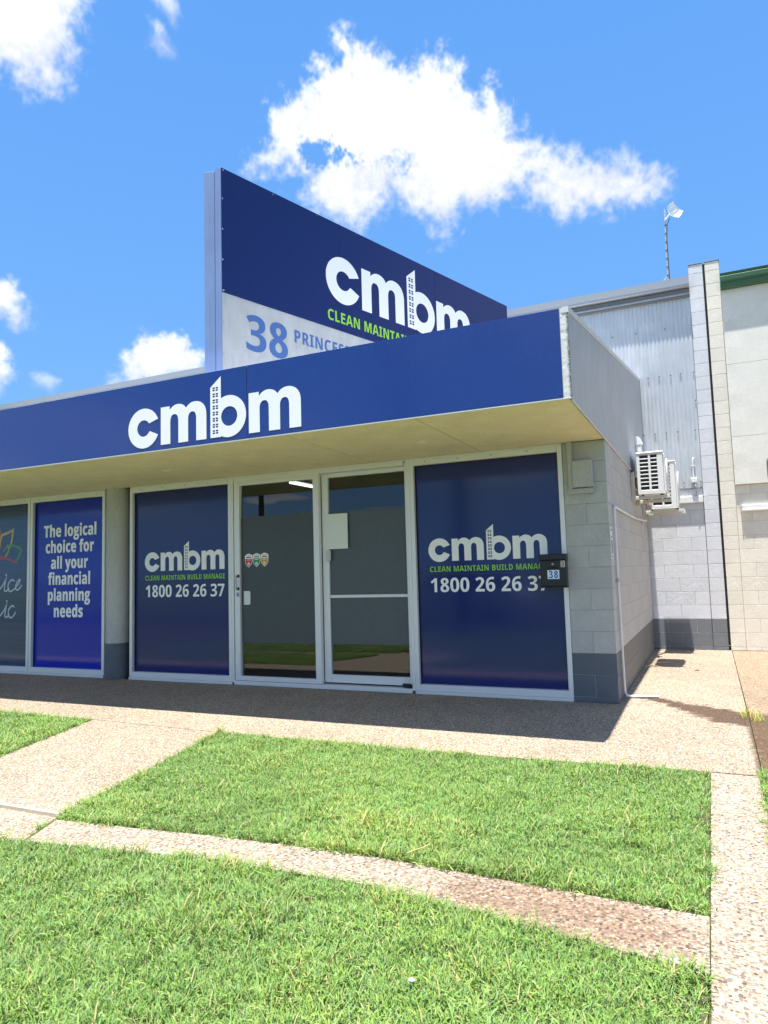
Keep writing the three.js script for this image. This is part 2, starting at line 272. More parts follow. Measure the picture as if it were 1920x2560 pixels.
function letterM() {
  const s = new THREE.Shape(); s.moveTo(0, 0.01); s.lineTo(0, 0.975); s.lineTo(0.29, 0.975); s.lineTo(0.29, 0.875);
  s.bezierCurveTo(0.37, 0.96, 0.45, 1.0, 0.55, 1.0); s.bezierCurveTo(0.67, 1.0, 0.76, 0.955, 0.815, 0.865);
  s.bezierCurveTo(0.89, 0.955, 0.98, 1.0, 1.09, 1.0); s.bezierCurveTo(1.31, 1.0, 1.45, 0.86, 1.45, 0.62); s.lineTo(1.45, 0.01); s.lineTo(1.135, 0.01); s.lineTo(1.135, 0.56);
  s.bezierCurveTo(1.135, 0.70, 1.09, 0.755, 1.01, 0.755); s.bezierCurveTo(0.93, 0.755, 0.88, 0.69, 0.88, 0.56); s.lineTo(0.88, 0.01); s.lineTo(0.57, 0.01); s.lineTo(0.57, 0.56);
  s.bezierCurveTo(0.57, 0.70, 0.52, 0.755, 0.44, 0.755); s.bezierCurveTo(0.36, 0.755, 0.31, 0.69, 0.31, 0.56); s.lineTo(0.31, 0.01); s.closePath(); return s;
}
function letterB() {
  const s = new THREE.Shape(), cx = 0.545, r = 0.515, xt = 0.32, a = Math.acos((xt - cx) / r);
  s.moveTo(0, 0.015); s.lineTo(0, 1.27); s.lineTo(xt, 1.52); s.lineTo(xt, 0.5 + r * Math.sin(a)); s.absarc(cx, 0.5, r, a, -a, true); s.lineTo(xt, 0.015); s.closePath();
  const h = new THREE.Path(); h.absarc(cx + 0.02, 0.5, 0.24, 0, Math.PI * 2, true); s.holes.push(h);
  for (let i = 0; i < 8; i++) for (let q = 0; q < 2; q++) for (let c = 0; c < 2; c++) {
    const x = 0.068 + c * 0.096, y = 0.105 + i * 0.152 + q * 0.056; const w = new THREE.Path(); w.moveTo(x, y); w.lineTo(x, y + 0.042); w.lineTo(x + 0.07, y + 0.042); w.lineTo(x + 0.07, y); w.closePath(); s.holes.push(w);
  }
  return s;
}
function logo(x, base, unit) {
  const parts = [[letterC(), 0], [letterM(), 1.095], [letterB(), 2.67], [letterM(), 3.81]].map(([s, dx]) => { const g = new THREE.ExtrudeGeometry(s, { depth: 0.0015, bevelEnabled: false, curveSegments: 24 }); g.translate(dx, 0, 0); return g; });
  const g = mergeGeometries(parts); g.scale(unit, unit, 1); g.translate(x, base, 0); return g;
}

// ================================================================ ground
const groundY = (z) => -0.02 * Math.min(8.2, Math.max(0, z));      // the forecourt falls towards the street
function along(pts, t) { let L = 0; const d = []; for (let i = 1; i < pts.length; i++) { d.push(Math.hypot(pts[i][0] - pts[i - 1][0], pts[i][1] - pts[i - 1][1])); L += d[i - 1]; } let s = t * L; for (let i = 0; i < d.length; i++) { if (s <= d[i] || i === d.length - 1) { const k = d[i] ? s / d[i] : 0; return [pts[i][0] + (pts[i + 1][0] - pts[i][0]) * k, pts[i][1] + (pts[i + 1][1] - pts[i][1]) * k]; } s -= d[i]; } }
function slab(far, near, nu, nv, y, tint, skirt = 0.06) {      // paving between two edges, tinted where it is stained
  const pos = [], uv = [], col = [], idx = [], W = nu + 1;
  const put = (x, yy, z) => { const c = tint ? tint(x, z) : [1, 1, 1]; pos.push(x, yy + groundY(z), z); uv.push(x, z); col.push(...c); };
  for (let j = 0; j <= nv; j++) for (let i = 0; i <= nu; i++) { const a = along(far, i / nu), b = along(near, i / nu), t = j / nv; put(a[0] + (b[0] - a[0]) * t, y, a[1] + (b[1] - a[1]) * t); }
  for (let j = 0; j < nv; j++) for (let i = 0; i < nu; i++) { const a = j * W + i; idx.push(a, a + W, a + 1, a + 1, a + W, a + W + 1); }
  const rim = []; for (let i = 0; i <= nu; i++) rim.push(i); for (let j = 1; j <= nv; j++) rim.push(j * W + nu); for (let i = nu - 1; i >= 0; i--) rim.push(nv * W + i); for (let j = nv - 1; j >= 0; j--) rim.push(j * W);
  for (let k = 0; k < rim.length - 1; k++) { const a = rim[k], b = rim[k + 1], n = pos.length / 3; for (const [v, d] of [[a, 0], [b, 0], [b, skirt], [a, skirt]]) { const c = col.slice(v * 3, v * 3 + 3); pos.push(pos[v * 3], pos[v * 3 + 1] - d, pos[v * 3 + 2]); uv.push(uv[v * 2] + d, uv[v * 2 + 1] + d); col.push(...c); } idx.push(n, n + 1, n + 2, n, n + 2, n + 3); }
  const g = new THREE.BufferGeometry(); g.setAttribute('position', new THREE.Float32BufferAttribute(pos, 3)); g.setAttribute('uv', new THREE.Float32BufferAttribute(uv, 2)); g.setAttribute('color', new THREE.Float32BufferAttribute(col, 3)); g.setIndex(idx); g.computeVertexNormals(); return g;
}
const seg = (x, z, ax, az, bx, bz) => { const ex = bx - ax, ez = bz - az, t = Math.min(1, Math.max(0, ((x - ax) * ex + (z - az) * ez) / (ex * ex + ez * ez))); return [Math.hypot(x - ax - t * ex, z - az - t * ez), t]; };
function damp(x, z) {                       // water let out by the drain pipe runs over the paving
  const [d, t] = seg(x, z, 0.14, -0.44, 1.0, 0.34), [d2] = seg(x, z, 1.05, 0.30, 1.55, 0.5), [d3] = seg(x, z, 1.12, 0.6, 1.35, 1.9);
  const n = fbm(x * 4, z * 4, 3.1, 4) * 0.14 + fbm(x * 24, z * 24, 9.1, 3) * 0.11;
  const w = 0.05 + 0.17 * t; let k = smooth(0.035, -0.045, d + n - w);
  if (x > 1.03) k = Math.max(k, smooth(0.05, -0.06, d2 + n - 0.24), smooth(0.06, -0.06, d3 + n - 0.30));
  return k;
}
const tone = (x, z) => 1 + fbm(x * 0.8, z * 0.8, 1.1, 4) * 0.16 + fbm(x * 5, z * 5, 2.2, 3) * 0.10;
const paveTint = (x, z) => { const s = tone(x, z), k = damp(x, z); return [s * (1 - 0.74 * k), s * (1 - 0.81 * k), s * (1 - 0.85 * k)]; };
const driveTint = (x, z) => { const s = 0.86 * tone(x * 1.3 + 7, z), k = damp(x, z), o = 0.5 + 0.5 * fbm(x * 1.1, z * 1.1, 6.6, 4); return [s * (1 - 0.62 * k) * 1.03, s * (1 - 0.69 * k) * (0.95 - 0.06 * o), s * (1 - 0.76 * k) * (0.90 - 0.12 * o)]; };
const stripTint = (x, z) => { const s = tone(x + 3, z * 1.4), dirt = smooth(0.5, -0.1, Math.hypot((x - 0.25) / 0.75, (z - 3.93) / 0.3) - 0.55 + fbm(x * 3, z * 3, 4.4, 3) * 0.5); return [s * (1 - 0.30 * dirt), s * (1 - 0.40 * dirt), s * (1 - 0.46 * dirt)]; };
mat.bed = mat.soil.clone(); mat.bed.vertexColors = true;
mat.pave = M([1, 1, 1], 0.82, { map: aggCol, bumpMap: aggBump, bumpScale: 0.004, vertexColors: true });
mat.paveCoarse = M([1, 1, 1], 0.82, { map: coarseCol, bumpMap: coarseBump, bumpScale: 0.005, vertexColors: true });

{
  const g = new THREE.CircleGeometry(420, 64); g.rotateX(-Math.PI / 2); g.translate(0, -0.28, 0); const uv = g.attributes.uv; for (let i = 0; i < uv.count; i++) uv.setXY(i, uv.getX(i) * 300, uv.getY(i) * 300);
  setting('ground', g, mat.verge, 'flat grassy ground around the buildings');
  setting('ground', slab([[-60, -14], [60, -14]], [[-60, 9.6], [60, 9.6]], 40, 59, -0.035, null, 0.4), mat.bed, 'soil falling gently towards the street below the lawns');
}
setting('footpath', slab([[-14, 0.0], [1.032, 0.0]], [[-14, 1.886], [-4.487, 1.886], [-2.977, 1.962], [-0.821, 1.982], [0.76, 1.895], [1.036, 1.891]], 420, 56, 0, paveTint), mat.pave, 'pebbled concrete footpath under the canopy');
setting('side_passage', slab([[0.0, -4.6], [1.032, -4.6]], [[0.0, -0.0], [1.032, -0.0]], 40, 150, 0, paveTint), mat.pave, 'pebbled concrete passage beside the grey block wall');
setting('driveway', slab([[1.040, -4.6], [8, -4.6]], [[1.044, 1.79], [8, 1.79]], 150, 130, -0.004, driveTint), mat.pave, 'browner pebbled concrete driveway of the cream building');
setting('front_path', slab([[-4.487, 1.892], [-2.982, 1.969]], [[-3.947, 3.829], [-2.631, 3.829]], 36, 48, -0.001, paveTint), mat.pave, 'pebbled concrete path leading from the street to the shop');
setting('front_path', slab([[-3.947, 3.836], [-2.631, 3.836]], [[-3.85, 4.258], [-2.491, 4.207]], 30, 12, -0.016, paveTint), mat.pave, 'lower pebbled slab at the near end of the path');
setting('garden_strip', slab([[-2.581, 3.9], [-1.536, 3.783], [-0.698, 3.732], [0.747, 3.783]], [[-2.479, 4.181], [-1.438, 4.022], [-0.57, 3.997], [0.747, 4.171]], 90, 10, -0.003, stripTint), mat.paveCoarse, 'narrow pebbled concrete strip between the two lawns');
setting('garden_strip', slab([[-9, 3.42], [-4.06, 3.42]], [[-9, 3.74], [-4.0, 3.74]], 60, 6, -0.003, stripTint), mat.paveCoarse, 'pebbled strip across the lawn left of the path');
setting('edge_path', slab([[0.755, 1.907], [1.017, 1.907]], [[0.752, 4.444], [1.025, 4.444]], 10, 90, -0.002, stripTint), mat.paveCoarse, 'narrow pebbled path along the right edge of the lawns');
setting('edge_path', slab([[0.752, 4.452], [1.025, 4.452]], [[0.752, 8.2], [1.025, 8.2]], 8, 60, -0.004, stripTint), mat.paveCoarse, 'near slab of the narrow path at the right edge');
{ const z = 3.829, t = thing('edging_strip', 'thin pale edging strip across the path at the left', 'edging', [-3.3, groundY(z) - 0.02, z]); box(t, 'strip', -3.937, -2.636, groundY(z) - 0.025, groundY(z) + 0.007, z - 0.010, z + 0.016, mat.edging, 0.003); }
setting('road', (() => { const g = new THREE.PlaneGeometry(240, 9); g.rotateX(-Math.PI / 2); g.translate(0, -0.276, 14.2); const uv = g.attributes.uv; for (let i = 0; i < uv.count; i++) uv.setXY(i, uv.getX(i) * 120, uv.getY(i) * 4.5); return g; })(), mat.asphalt, 'asphalt street behind the photographer');
setting('kerb', cbox(240, 0.2, 0.16, 0.02), mat.concrete, 'concrete kerb along the street', [0, -0.26, 9.68]);

// lawns: soil beds with blades of grass
const LAWN = {
  main: [[-2.969, 1.974], [-0.821, 1.993], [0.751, 1.908], [0.743, 3.776], [-0.697, 3.725], [-1.536, 3.776], [-2.56, 3.89], [-2.626, 3.839]],
  near: [[-3.905, 4.273], [-2.481, 4.222], [-2.458, 4.188], [-1.438, 4.03], [-0.57, 4.005], [0.742, 4.179], [0.742, 5.9], [-3.905, 5.9]],
  back: [[-7, 5.9], [0.742, 5.9], [0.742, 9.5], [-7, 9.5]],
  left: [[-9, 1.898], [-4.495, 1.898], [-4.171, 3.075], [-4.07, 3.41], [-9, 3.41]],
  leftNear: [[-9, 3.75], [-4.01, 3.75], [-3.905, 5.9], [-9, 5.9]],
  right: [[1.029, 1.8], [3.4, 1.8], [3.4, 6.5], [1.029, 6.5]],
};
const inPoly = (q, x, y) => { let c = false; for (let i = 0, j = q.length - 1; i < q.length; j = i++) { const [ax, ay] = q[j], [bx, by] = q[i]; if ((ay > y) !== (by > y) && x < ((bx - ax) * (y - ay)) / (by - ay) + ax) c = !c; } return c; };
function tuft(seed, blades, reach, len, lean) {
  const r = rng(seed), pos = [], col = [];
  for (let k = 0; k < blades; k++) {
    const a = r() * 6.283, q = Math.sqrt(r()) * reach, bx = Math.cos(a) * q, bz = Math.sin(a) * q, L = len * (0.55 + 0.8 * r()), dir = r() * 6.283, tilt = lean * (0.35 + 0.9 * r()), w = 0.0013 + 0.0011 * r(), curl = 0.35 + 0.75 * r();
    const dx = Math.cos(dir), dz = Math.sin(dir), sx = -dz, sz = dx, roll = (r() - 0.5) * 1.4; let p = [bx, -0.004, bz], t = tilt * 0.45; const rows = [];
    for (let s = 0; s <= 3; s++) { const ww = w * [0.9, 1.0, 0.8, 0.06][s]; rows.push([[p[0] - sx * ww, p[1] - roll * ww, p[2] - sz * ww], [p[0] + sx * ww, p[1] + roll * ww, p[2] + sz * ww]]); const st = L / 3; p = [p[0] + dx * Math.sin(t) * st, p[1] + Math.cos(t) * st, p[2] + dz * Math.sin(t) * st]; t = Math.min(1.75, t + tilt * curl * 0.6); }
    const kind = r(), v = 0.78 + 0.44 * r(), c = kind < 0.10 ? [0.42, 0.40, 0.16] : kind < 0.36 ? [0.245, 0.38, 0.062] : kind < 0.56 ? [0.16, 0.315, 0.095] : [0.185, 0.34, 0.043];
    for (let s = 0; s < 3; s++) { const [a0, b0] = rows[s], [a1, b1] = rows[s + 1]; pos.push(...a0, ...b0, ...b1, ...a0, ...b1, ...a1); for (let n = 0; n < 6; n++) col.push(c[0] * v, c[1] * v, c[2] * v); }
  }
  const g = new THREE.BufferGeometry(); g.setAttribute('position', new THREE.Float32BufferAttribute(pos, 3)); g.setAttribute('color', new THREE.Float32BufferAttribute(col, 3)); g.computeVertexNormals(); return g;
}
mat.grass = P([1, 1, 1], 0.62, { vertexColors: true, side: THREE.DoubleSide, transmission: 0.3, thickness: 0 });
const TUFTS = [tuft(11, 16, 0.030, 0.040, 1.25), tuft(12, 16, 0.030, 0.036, 1.5), tuft(13, 15, 0.032, 0.046, 1.35), tuft(14, 16, 0.030, 0.034, 1.65)], LONG = tuft(15, 5, 0.014, 0.088, 1.15);
function sow(name, label, poly, density, seed, scale = 1, avoid) {
  const t = thing(name, label, 'grass'); t.userData.kind = 'stuff';
  const soil = new THREE.ShapeGeometry(new THREE.Shape(poly.map(([x, z]) => new THREE.Vector2(x, -z)))); soil.rotateX(-Math.PI / 2); { const sp = soil.attributes.position; for (let i = 0; i < sp.count; i++) sp.setY(i, groundY(sp.getZ(i)) - 0.014); }
  add(t, 'soil', soil, mat.soil).userData.kind = 'stuff';
  const r = rng(seed), xs = poly.map((p) => p[0]), zs = poly.map((p) => p[1]), x0 = Math.min(...xs), x1 = Math.max(...xs), z0 = Math.min(...zs), z1 = Math.max(...zs), sets = TUFTS.map(() => []), long = [];
  const n = Math.round((x1 - x0) * (z1 - z0) * density), m = new THREE.Matrix4(), q = new THREE.Quaternion(), up = new THREE.Vector3(0, 1, 0), c = new THREE.Color();
  for (let k = 0; k < n; k++) {
    const x = x0 + r() * (x1 - x0), z = z0 + r() * (z1 - z0), jit = fbm(x * 6, z * 6, 3.3, 2) * 0.022; const a = r() * 6.283, sc = r(), pick = r(), tint = r();
    if (!inPoly(poly, x + jit, z + jit) || (avoid && avoid(x, z, r))) continue;
    const big = fbm(x * 1.1, z * 1.1, 7.2, 3), mid = fbm(x * 4.5, z * 4.5, 2.9, 3), thin = fbm(x * 9, z * 9, 8.8, 2);
    if (thin < -0.5 && sc < 0.5) continue;
    const s = scale * (0.72 + 0.5 * sc) * (1 + 0.35 * mid);
    m.compose(new THREE.Vector3(x, groundY(z) - 0.012, z), q.setFromAxisAngle(up, a), new THREE.Vector3(s, s * (0.85 + 0.3 * tint), s));
    const yel = Math.max(0, mid * 0.8 + big * 0.4), v = 1 + 0.16 * (tint - 0.5) + 0.14 * big;
    c.setRGB(v * (1 + 0.32 * yel), v * (1 + 0.03 * yel), v * (1 + 0.12 * (tint - 0.5)));
    const edge = !(inPoly(poly, x + 0.03, z) && inPoly(poly, x - 0.03, z) && inPoly(poly, x, z + 0.03) && inPoly(poly, x, z - 0.03));
    (pick < (edge ? 0.28 : 0.04) ? long : sets[Math.floor(pick * 97) % TUFTS.length]).push([m.clone(), c.clone()]);
  }
  [...sets, long].forEach((list, k) => {
    if (!list.length) return;
    const im = new THREE.InstancedMesh(k < TUFTS.length ? TUFTS[k] : LONG, mat.grass, list.length); im.name = 'grass_blades'; im.userData.kind = 'stuff'; im.castShadow = im.receiveShadow = true;
    list.forEach(([mm, cc], i) => { im.setMatrixAt(i, mm); im.setColorAt(i, cc); }); t.add(im);
  });
}
const bare = (x, z, r) => r() < 0.75 * smooth(0.12, 0.0, Math.abs(x - 0.735)) * smooth(-0.1, 0.25, fbm(x * 3, z * 3, 1.9, 3));
sow('lawn_grass', 'middle lawn between the footpath and the narrow pebbled strip', LAWN.main, 3000, 21, 1, bare);
sow('lawn_grass', 'nearest lawn in front of the narrow pebbled strip', LAWN.near, 3000, 22, 1.04, bare);
sow('lawn_grass', 'lawn behind the photographer reaching to the kerb', LAWN.back, 420, 23, 1.7);
sow('lawn_grass', 'lawn left of the path by the blue text window', LAWN.left, 1500, 24, 1.25);
sow('lawn_grass', 'grass verge right of the narrow edge path', LAWN.right, 1600, 25, 1.35);

sow('lawn_grass', 'lawn farther left beyond the left pebbled strip', LAWN.leftNear, 900, 27, 1.35);
sow('lawn_grass', 'sparse grass in the crack at the left end of the pebbled strip', [[-2.652, 3.829], [-2.599, 3.829], [-2.459, 4.217], [-2.502, 4.217]], 1500, 26, 0.8);

// ================================================================ the shop
const CANOPY = { x0: -14, z: 1.775, y0: 2.45, y1: 3.12, back: -4.545, yBack: 4.125 };
const shop = thing('shop_building', 'low blue and grey block shop with canopy and glazed front', 'building', [-5, 0, 0]);
// end pier and side wall of painted concrete blocks, 400 by 200 mm
{
  const pier = box(shop, 'pier', -0.396, -0.196, 0, 2.45, -0.19, -0.004, mat.mortar, 0.001);
  const side = box(shop, 'side_wall', -0.19, -0.004, 0, 2.45, -4.54, -0.006, mat.mortar, 0.001);
  const g = 0.003, courses = [[0, 0.05]]; for (let y = 0.05; y < 2.44; y += 0.2) courses.push([y, y + 0.2]);
  let v = 0;
  courses.forEach(([y0, y1], i) => {
    const dark = y1 < 0.46, even = i % 2 === 1, a = y0 + g / 2, b = y1 - g / 2, pick = (m, n) => (v++ % 3 ? m : n);
    const pm = dark ? pick(mat.pierDark, mat.pierDark2) : pick(mat.pier, mat.pier2), sm = dark ? mat.sideDark : pick(mat.side, mat.side2);
    if (even) { box(pier, 'block', -0.4, -0.202, a, b, -0.19, 0, pm, 0.003, v % 5); box(pier, 'block', -0.198, 0, a, b, -0.398, 0, dark ? mat.pierDark : mat.pier, 0.003, v % 5); } else box(pier, 'block', -0.4, 0, a, b, -0.198, 0, pm, 0.003, v % 5);
    for (let z = even ? -0.4 : -0.2; z > -4.53; z -= 0.4) { const z1 = Math.max(z - 0.4, -4.545); if (z - z1 > 0.03) box(side, 'block', -0.185, 0, a, b, z1 + g / 2, z - g / 2, dark ? mat.sideDark : (v++ % 3 ? mat.side : mat.side2), 0.003, v % 5); }
  });
}
// round column between the two tenancies
{ const c = add(shop, 'column', cyl(0.15, 0.15, 2.0, 40), mat.column, [-6.19, 1.45, -0.06]); add(c, 'painted_base', cyl(0.1515, 0.1515, 0.452, 40), mat.columnDark, [-6.19, 0.226, -0.06]); }

// canopy: box under a raked roof, blue fascia, cream soffit, grey side sheets
{
  const can = add(shop, 'canopy', prism([[1.766, 2.47], [1.766, 3.105], [CANOPY.back, 4.11], [CANOPY.back, 2.47]], 'x', -14, -0.008), mat.roof);
  const joints = [-13.795, -8.295, -2.795, -0.046];
  for (let i = 1; i < joints.length; i++) {
    const p = box(can, 'fascia_panel', joints[i - 1] + 0.0025, joints[i] - 0.0025, 2.464, 3.12, 1.768, 1.775, mat.blue, 0.001, i);
    for (const y of [2.484, 3.088]) for (let n = joints[i] - joints[i - 1] > 3 ? 8 : 4, k = 0; k <= n; k++) { const x = joints[i - 1] + 0.022 + (k * (joints[i] - joints[i - 1] - 0.044)) / n; if (x < -9) continue; add(can, 'rivet', rivetGeo(), mat.blue, [x, y, 1.7755], [Math.PI / 2, 0, 0]); }
  }
  { const r = rng(8), pts = [[-0.043, 2.464], [-0.004, 2.464]]; for (let y = 2.47; y < 3.11; y += 0.009) pts.push([0.004 + 0.011 * r(), y], [-0.004 - 0.008 * r(), y + 0.0045]); pts.push([0.0, 3.117], [-0.043, 3.117]); add(can, 'edge_strip', prism(pts, 'z', 1.756, 1.773), mat.strip); }
  box(can, 'bottom_trim', -14, 0.008, 2.4525, 2.462, 1.742, 1.774, mat.alu, 0.001);
  // side: three folded sheets, lower edge just over the blocks, and a pale capping on the rake
  const rake = (z) => 3.12 + ((1.75 - z) * (CANOPY.yBack - 3.12)) / (1.75 - CANOPY.back);
  [[1.75, -0.53], [-0.536, -2.62], [-2.626, CANOPY.back]].forEach(([a, b]) => add(can, 'side_sheet', prism([[a, 2.446], [a, rake(a) - 0.03], [b, rake(b) - 0.03], [b, 2.446]], 'x', 0.002, 0.012), mat.sheet));
  add(can, 'capping', prism([[1.776, rake(1.776) - 0.032], [1.776, rake(1.776) + 0.012], [CANOPY.back, rake(CANOPY.back) + 0.012], [CANOPY.back, rake(CANOPY.back) - 0.032]], 'x', -0.03, 0.019), mat.flashing);
  box(can, 'drip_trim', 0.002, 0.016, 2.438, 2.447, -4.54, 1.75, mat.flashing, 0.002);
  // soffit sheets, 1.2 m wide
  const sj = [-0.004]; for (let k = 0; k < 12; k++) sj.push(-1.208 - k * 1.2035);
  for (let k = 1; k < sj.length; k++) box(can, 'soffit_panel', sj[k] + 0.005, sj[k - 1] - 0.005, 2.45, 2.458, 0.012, 1.744, mat.soffit, 0.0015, k);
  box(can, 'soffit_backing', -14, -0.01, 2.4585, 2.468, -0.2, 1.744, mat.timber, 0.001);
  add(can, 'logo', logo(-4.183, 2.502, 0.37), mat.lettering, [0, 0, 1.7765]);
}
function rivetGeo() { const k = 'rivet'; if (!geoCache.has(k)) geoCache.set(k, new THREE.CylinderGeometry(0.004, 0.0075, 0.004, 10)); return geoCache.get(k); }
for (const x of [-1.517, -4.564, -7.61]) {
  const t = thing('downlight', `round recessed downlight in the cream soffit ${x > -2 ? 'above the right logo window' : x > -5 ? 'above the left logo window' : 'beyond the round column'}`, 'downlight', [x, 2.45, 0.83], 'soffit downlights');
  add(t, 'trim_ring', new THREE.TorusGeometry(0.052, 0.008, 8, 32), mat.soffit, [x, 2.449, 0.83], [Math.PI / 2, 0, 0]); add(t, 'lens', cyl(0.045, 0.045, 0.004, 28), mat.white, [x, 2.4475, 0.83]);
}

// shopfront glazing
const ZF = 0.01, ZB = -0.09;                      // front and back of the aluminium frames
function frame(parent, name, x0, x1, y0, y1, zf = ZF, zb = ZB) { return box(parent, name, x0, x1, y0, y1, zb, zf, mat.alu, 0.003); }
function printedWindow(x0, x1, material, label) {
  const w = box(shop, 'window', x0 + 0.03, x1 - 0.03, 0.085, 2.375, -0.05, -0.042, material, 0.001); if (label) w.userData.label = label;
  frame(w, 'stile', x0, x0 + 0.045, 0.032, 2.43); frame(w, 'stile', x1 - 0.045, x1, 0.032, 2.43);
  frame(w, 'sill', x0 + 0.046, x1 - 0.046, 0.032, 0.098); frame(w, 'head', x0 + 0.046, x1 - 0.046, 2.37, 2.43);
  box(w, 'sill_flashing', x0, x1, 0.001, 0.030, -0.09, 0.024, mat.alu, 0.004);
  box(w, 'gasket', x0 + 0.046, x1 - 0.046, 2.362, 2.3695, -0.041, -0.03, mat.rubber, 0.001); box(w, 'gasket', x0 + 0.0455, x0 + 0.053, 0.0985, 2.361, -0.041, -0.03, mat.rubber, 0.001);
  for (let x = x0 + 0.18; x < x1; x += 0.36) add(w, 'screw', rivetGeo(), mat.ink, [x, 2.405, ZF + 0.0005], [Math.PI / 2, 0, 0]);
  return w;
}
const ZL = -0.0405;                                // face of the printed film
{
  const w = printedWindow(-2.0, -0.402, mat.vinylNavy, 'navy window with white logo beside the letterbox');
  add(w, 'logo', logo(-1.829, 1.352, 0.2352), mat.lettering, [0, 0, ZL]); add(w, 'tagline', text('CLEAN MAINTAIN BUILD MANAGE', -1.819, -0.598, 1.246, 0.056, 0.02), mat.green, [0, 0, ZL]);
  add(w, 'phone_number', text('1800 26 26 37', -1.816, -0.593, 1.037, 0.143, 0.0), mat.lettering, [0, 0, ZL]); box(w, 'film_seam', -1.95, -0.45, 1.2168, 1.2185, -0.0415, -0.0403, mat.film, 0.0003);
}
{
  const w = printedWindow(-5.925, -4.322, mat.vinylNavy, 'navy window with white logo beside the round column');
  add(w, 'logo', logo(-5.714, 1.352, 0.2385), mat.lettering, [0, 0, ZL]); add(w, 'tagline', text('CLEAN MAINTAIN BUILD MANAGE', -5.706, -4.455, 1.240, 0.060, 0.02), mat.green, [0, 0, ZL]);
  add(w, 'phone_number', text('1800 26 26 37', -5.699, -4.463, 1.028, 0.15, 0.0), mat.lettering, [0, 0, ZL]); box(w, 'film_seam', -5.87, -4.37, 1.2128, 1.2145, -0.0415, -0.0403, mat.film, 0.0003);
}
{
  const w = printedWindow(-7.775, -6.363, mat.vinylBlue, 'bright blue window with white slogan');
  const lines = [['The logical', -7.559, -6.564, 1.875], ['choice for', -7.52, -6.607, 1.656], ['all your', -7.413, -6.715, 1.438], ['financial', -7.464, -6.671, 1.219], ['planning', -7.466, -6.669, 0.999], ['needs', -7.346, -6.8, 0.780]];
  add(w, 'slogan', mergeGeometries(lines.map(([s, a, b, y]) => text(s, a, b, y, 0.158, 0.0, 0.022))), mat.lettering, [0, 0, ZL]);
}
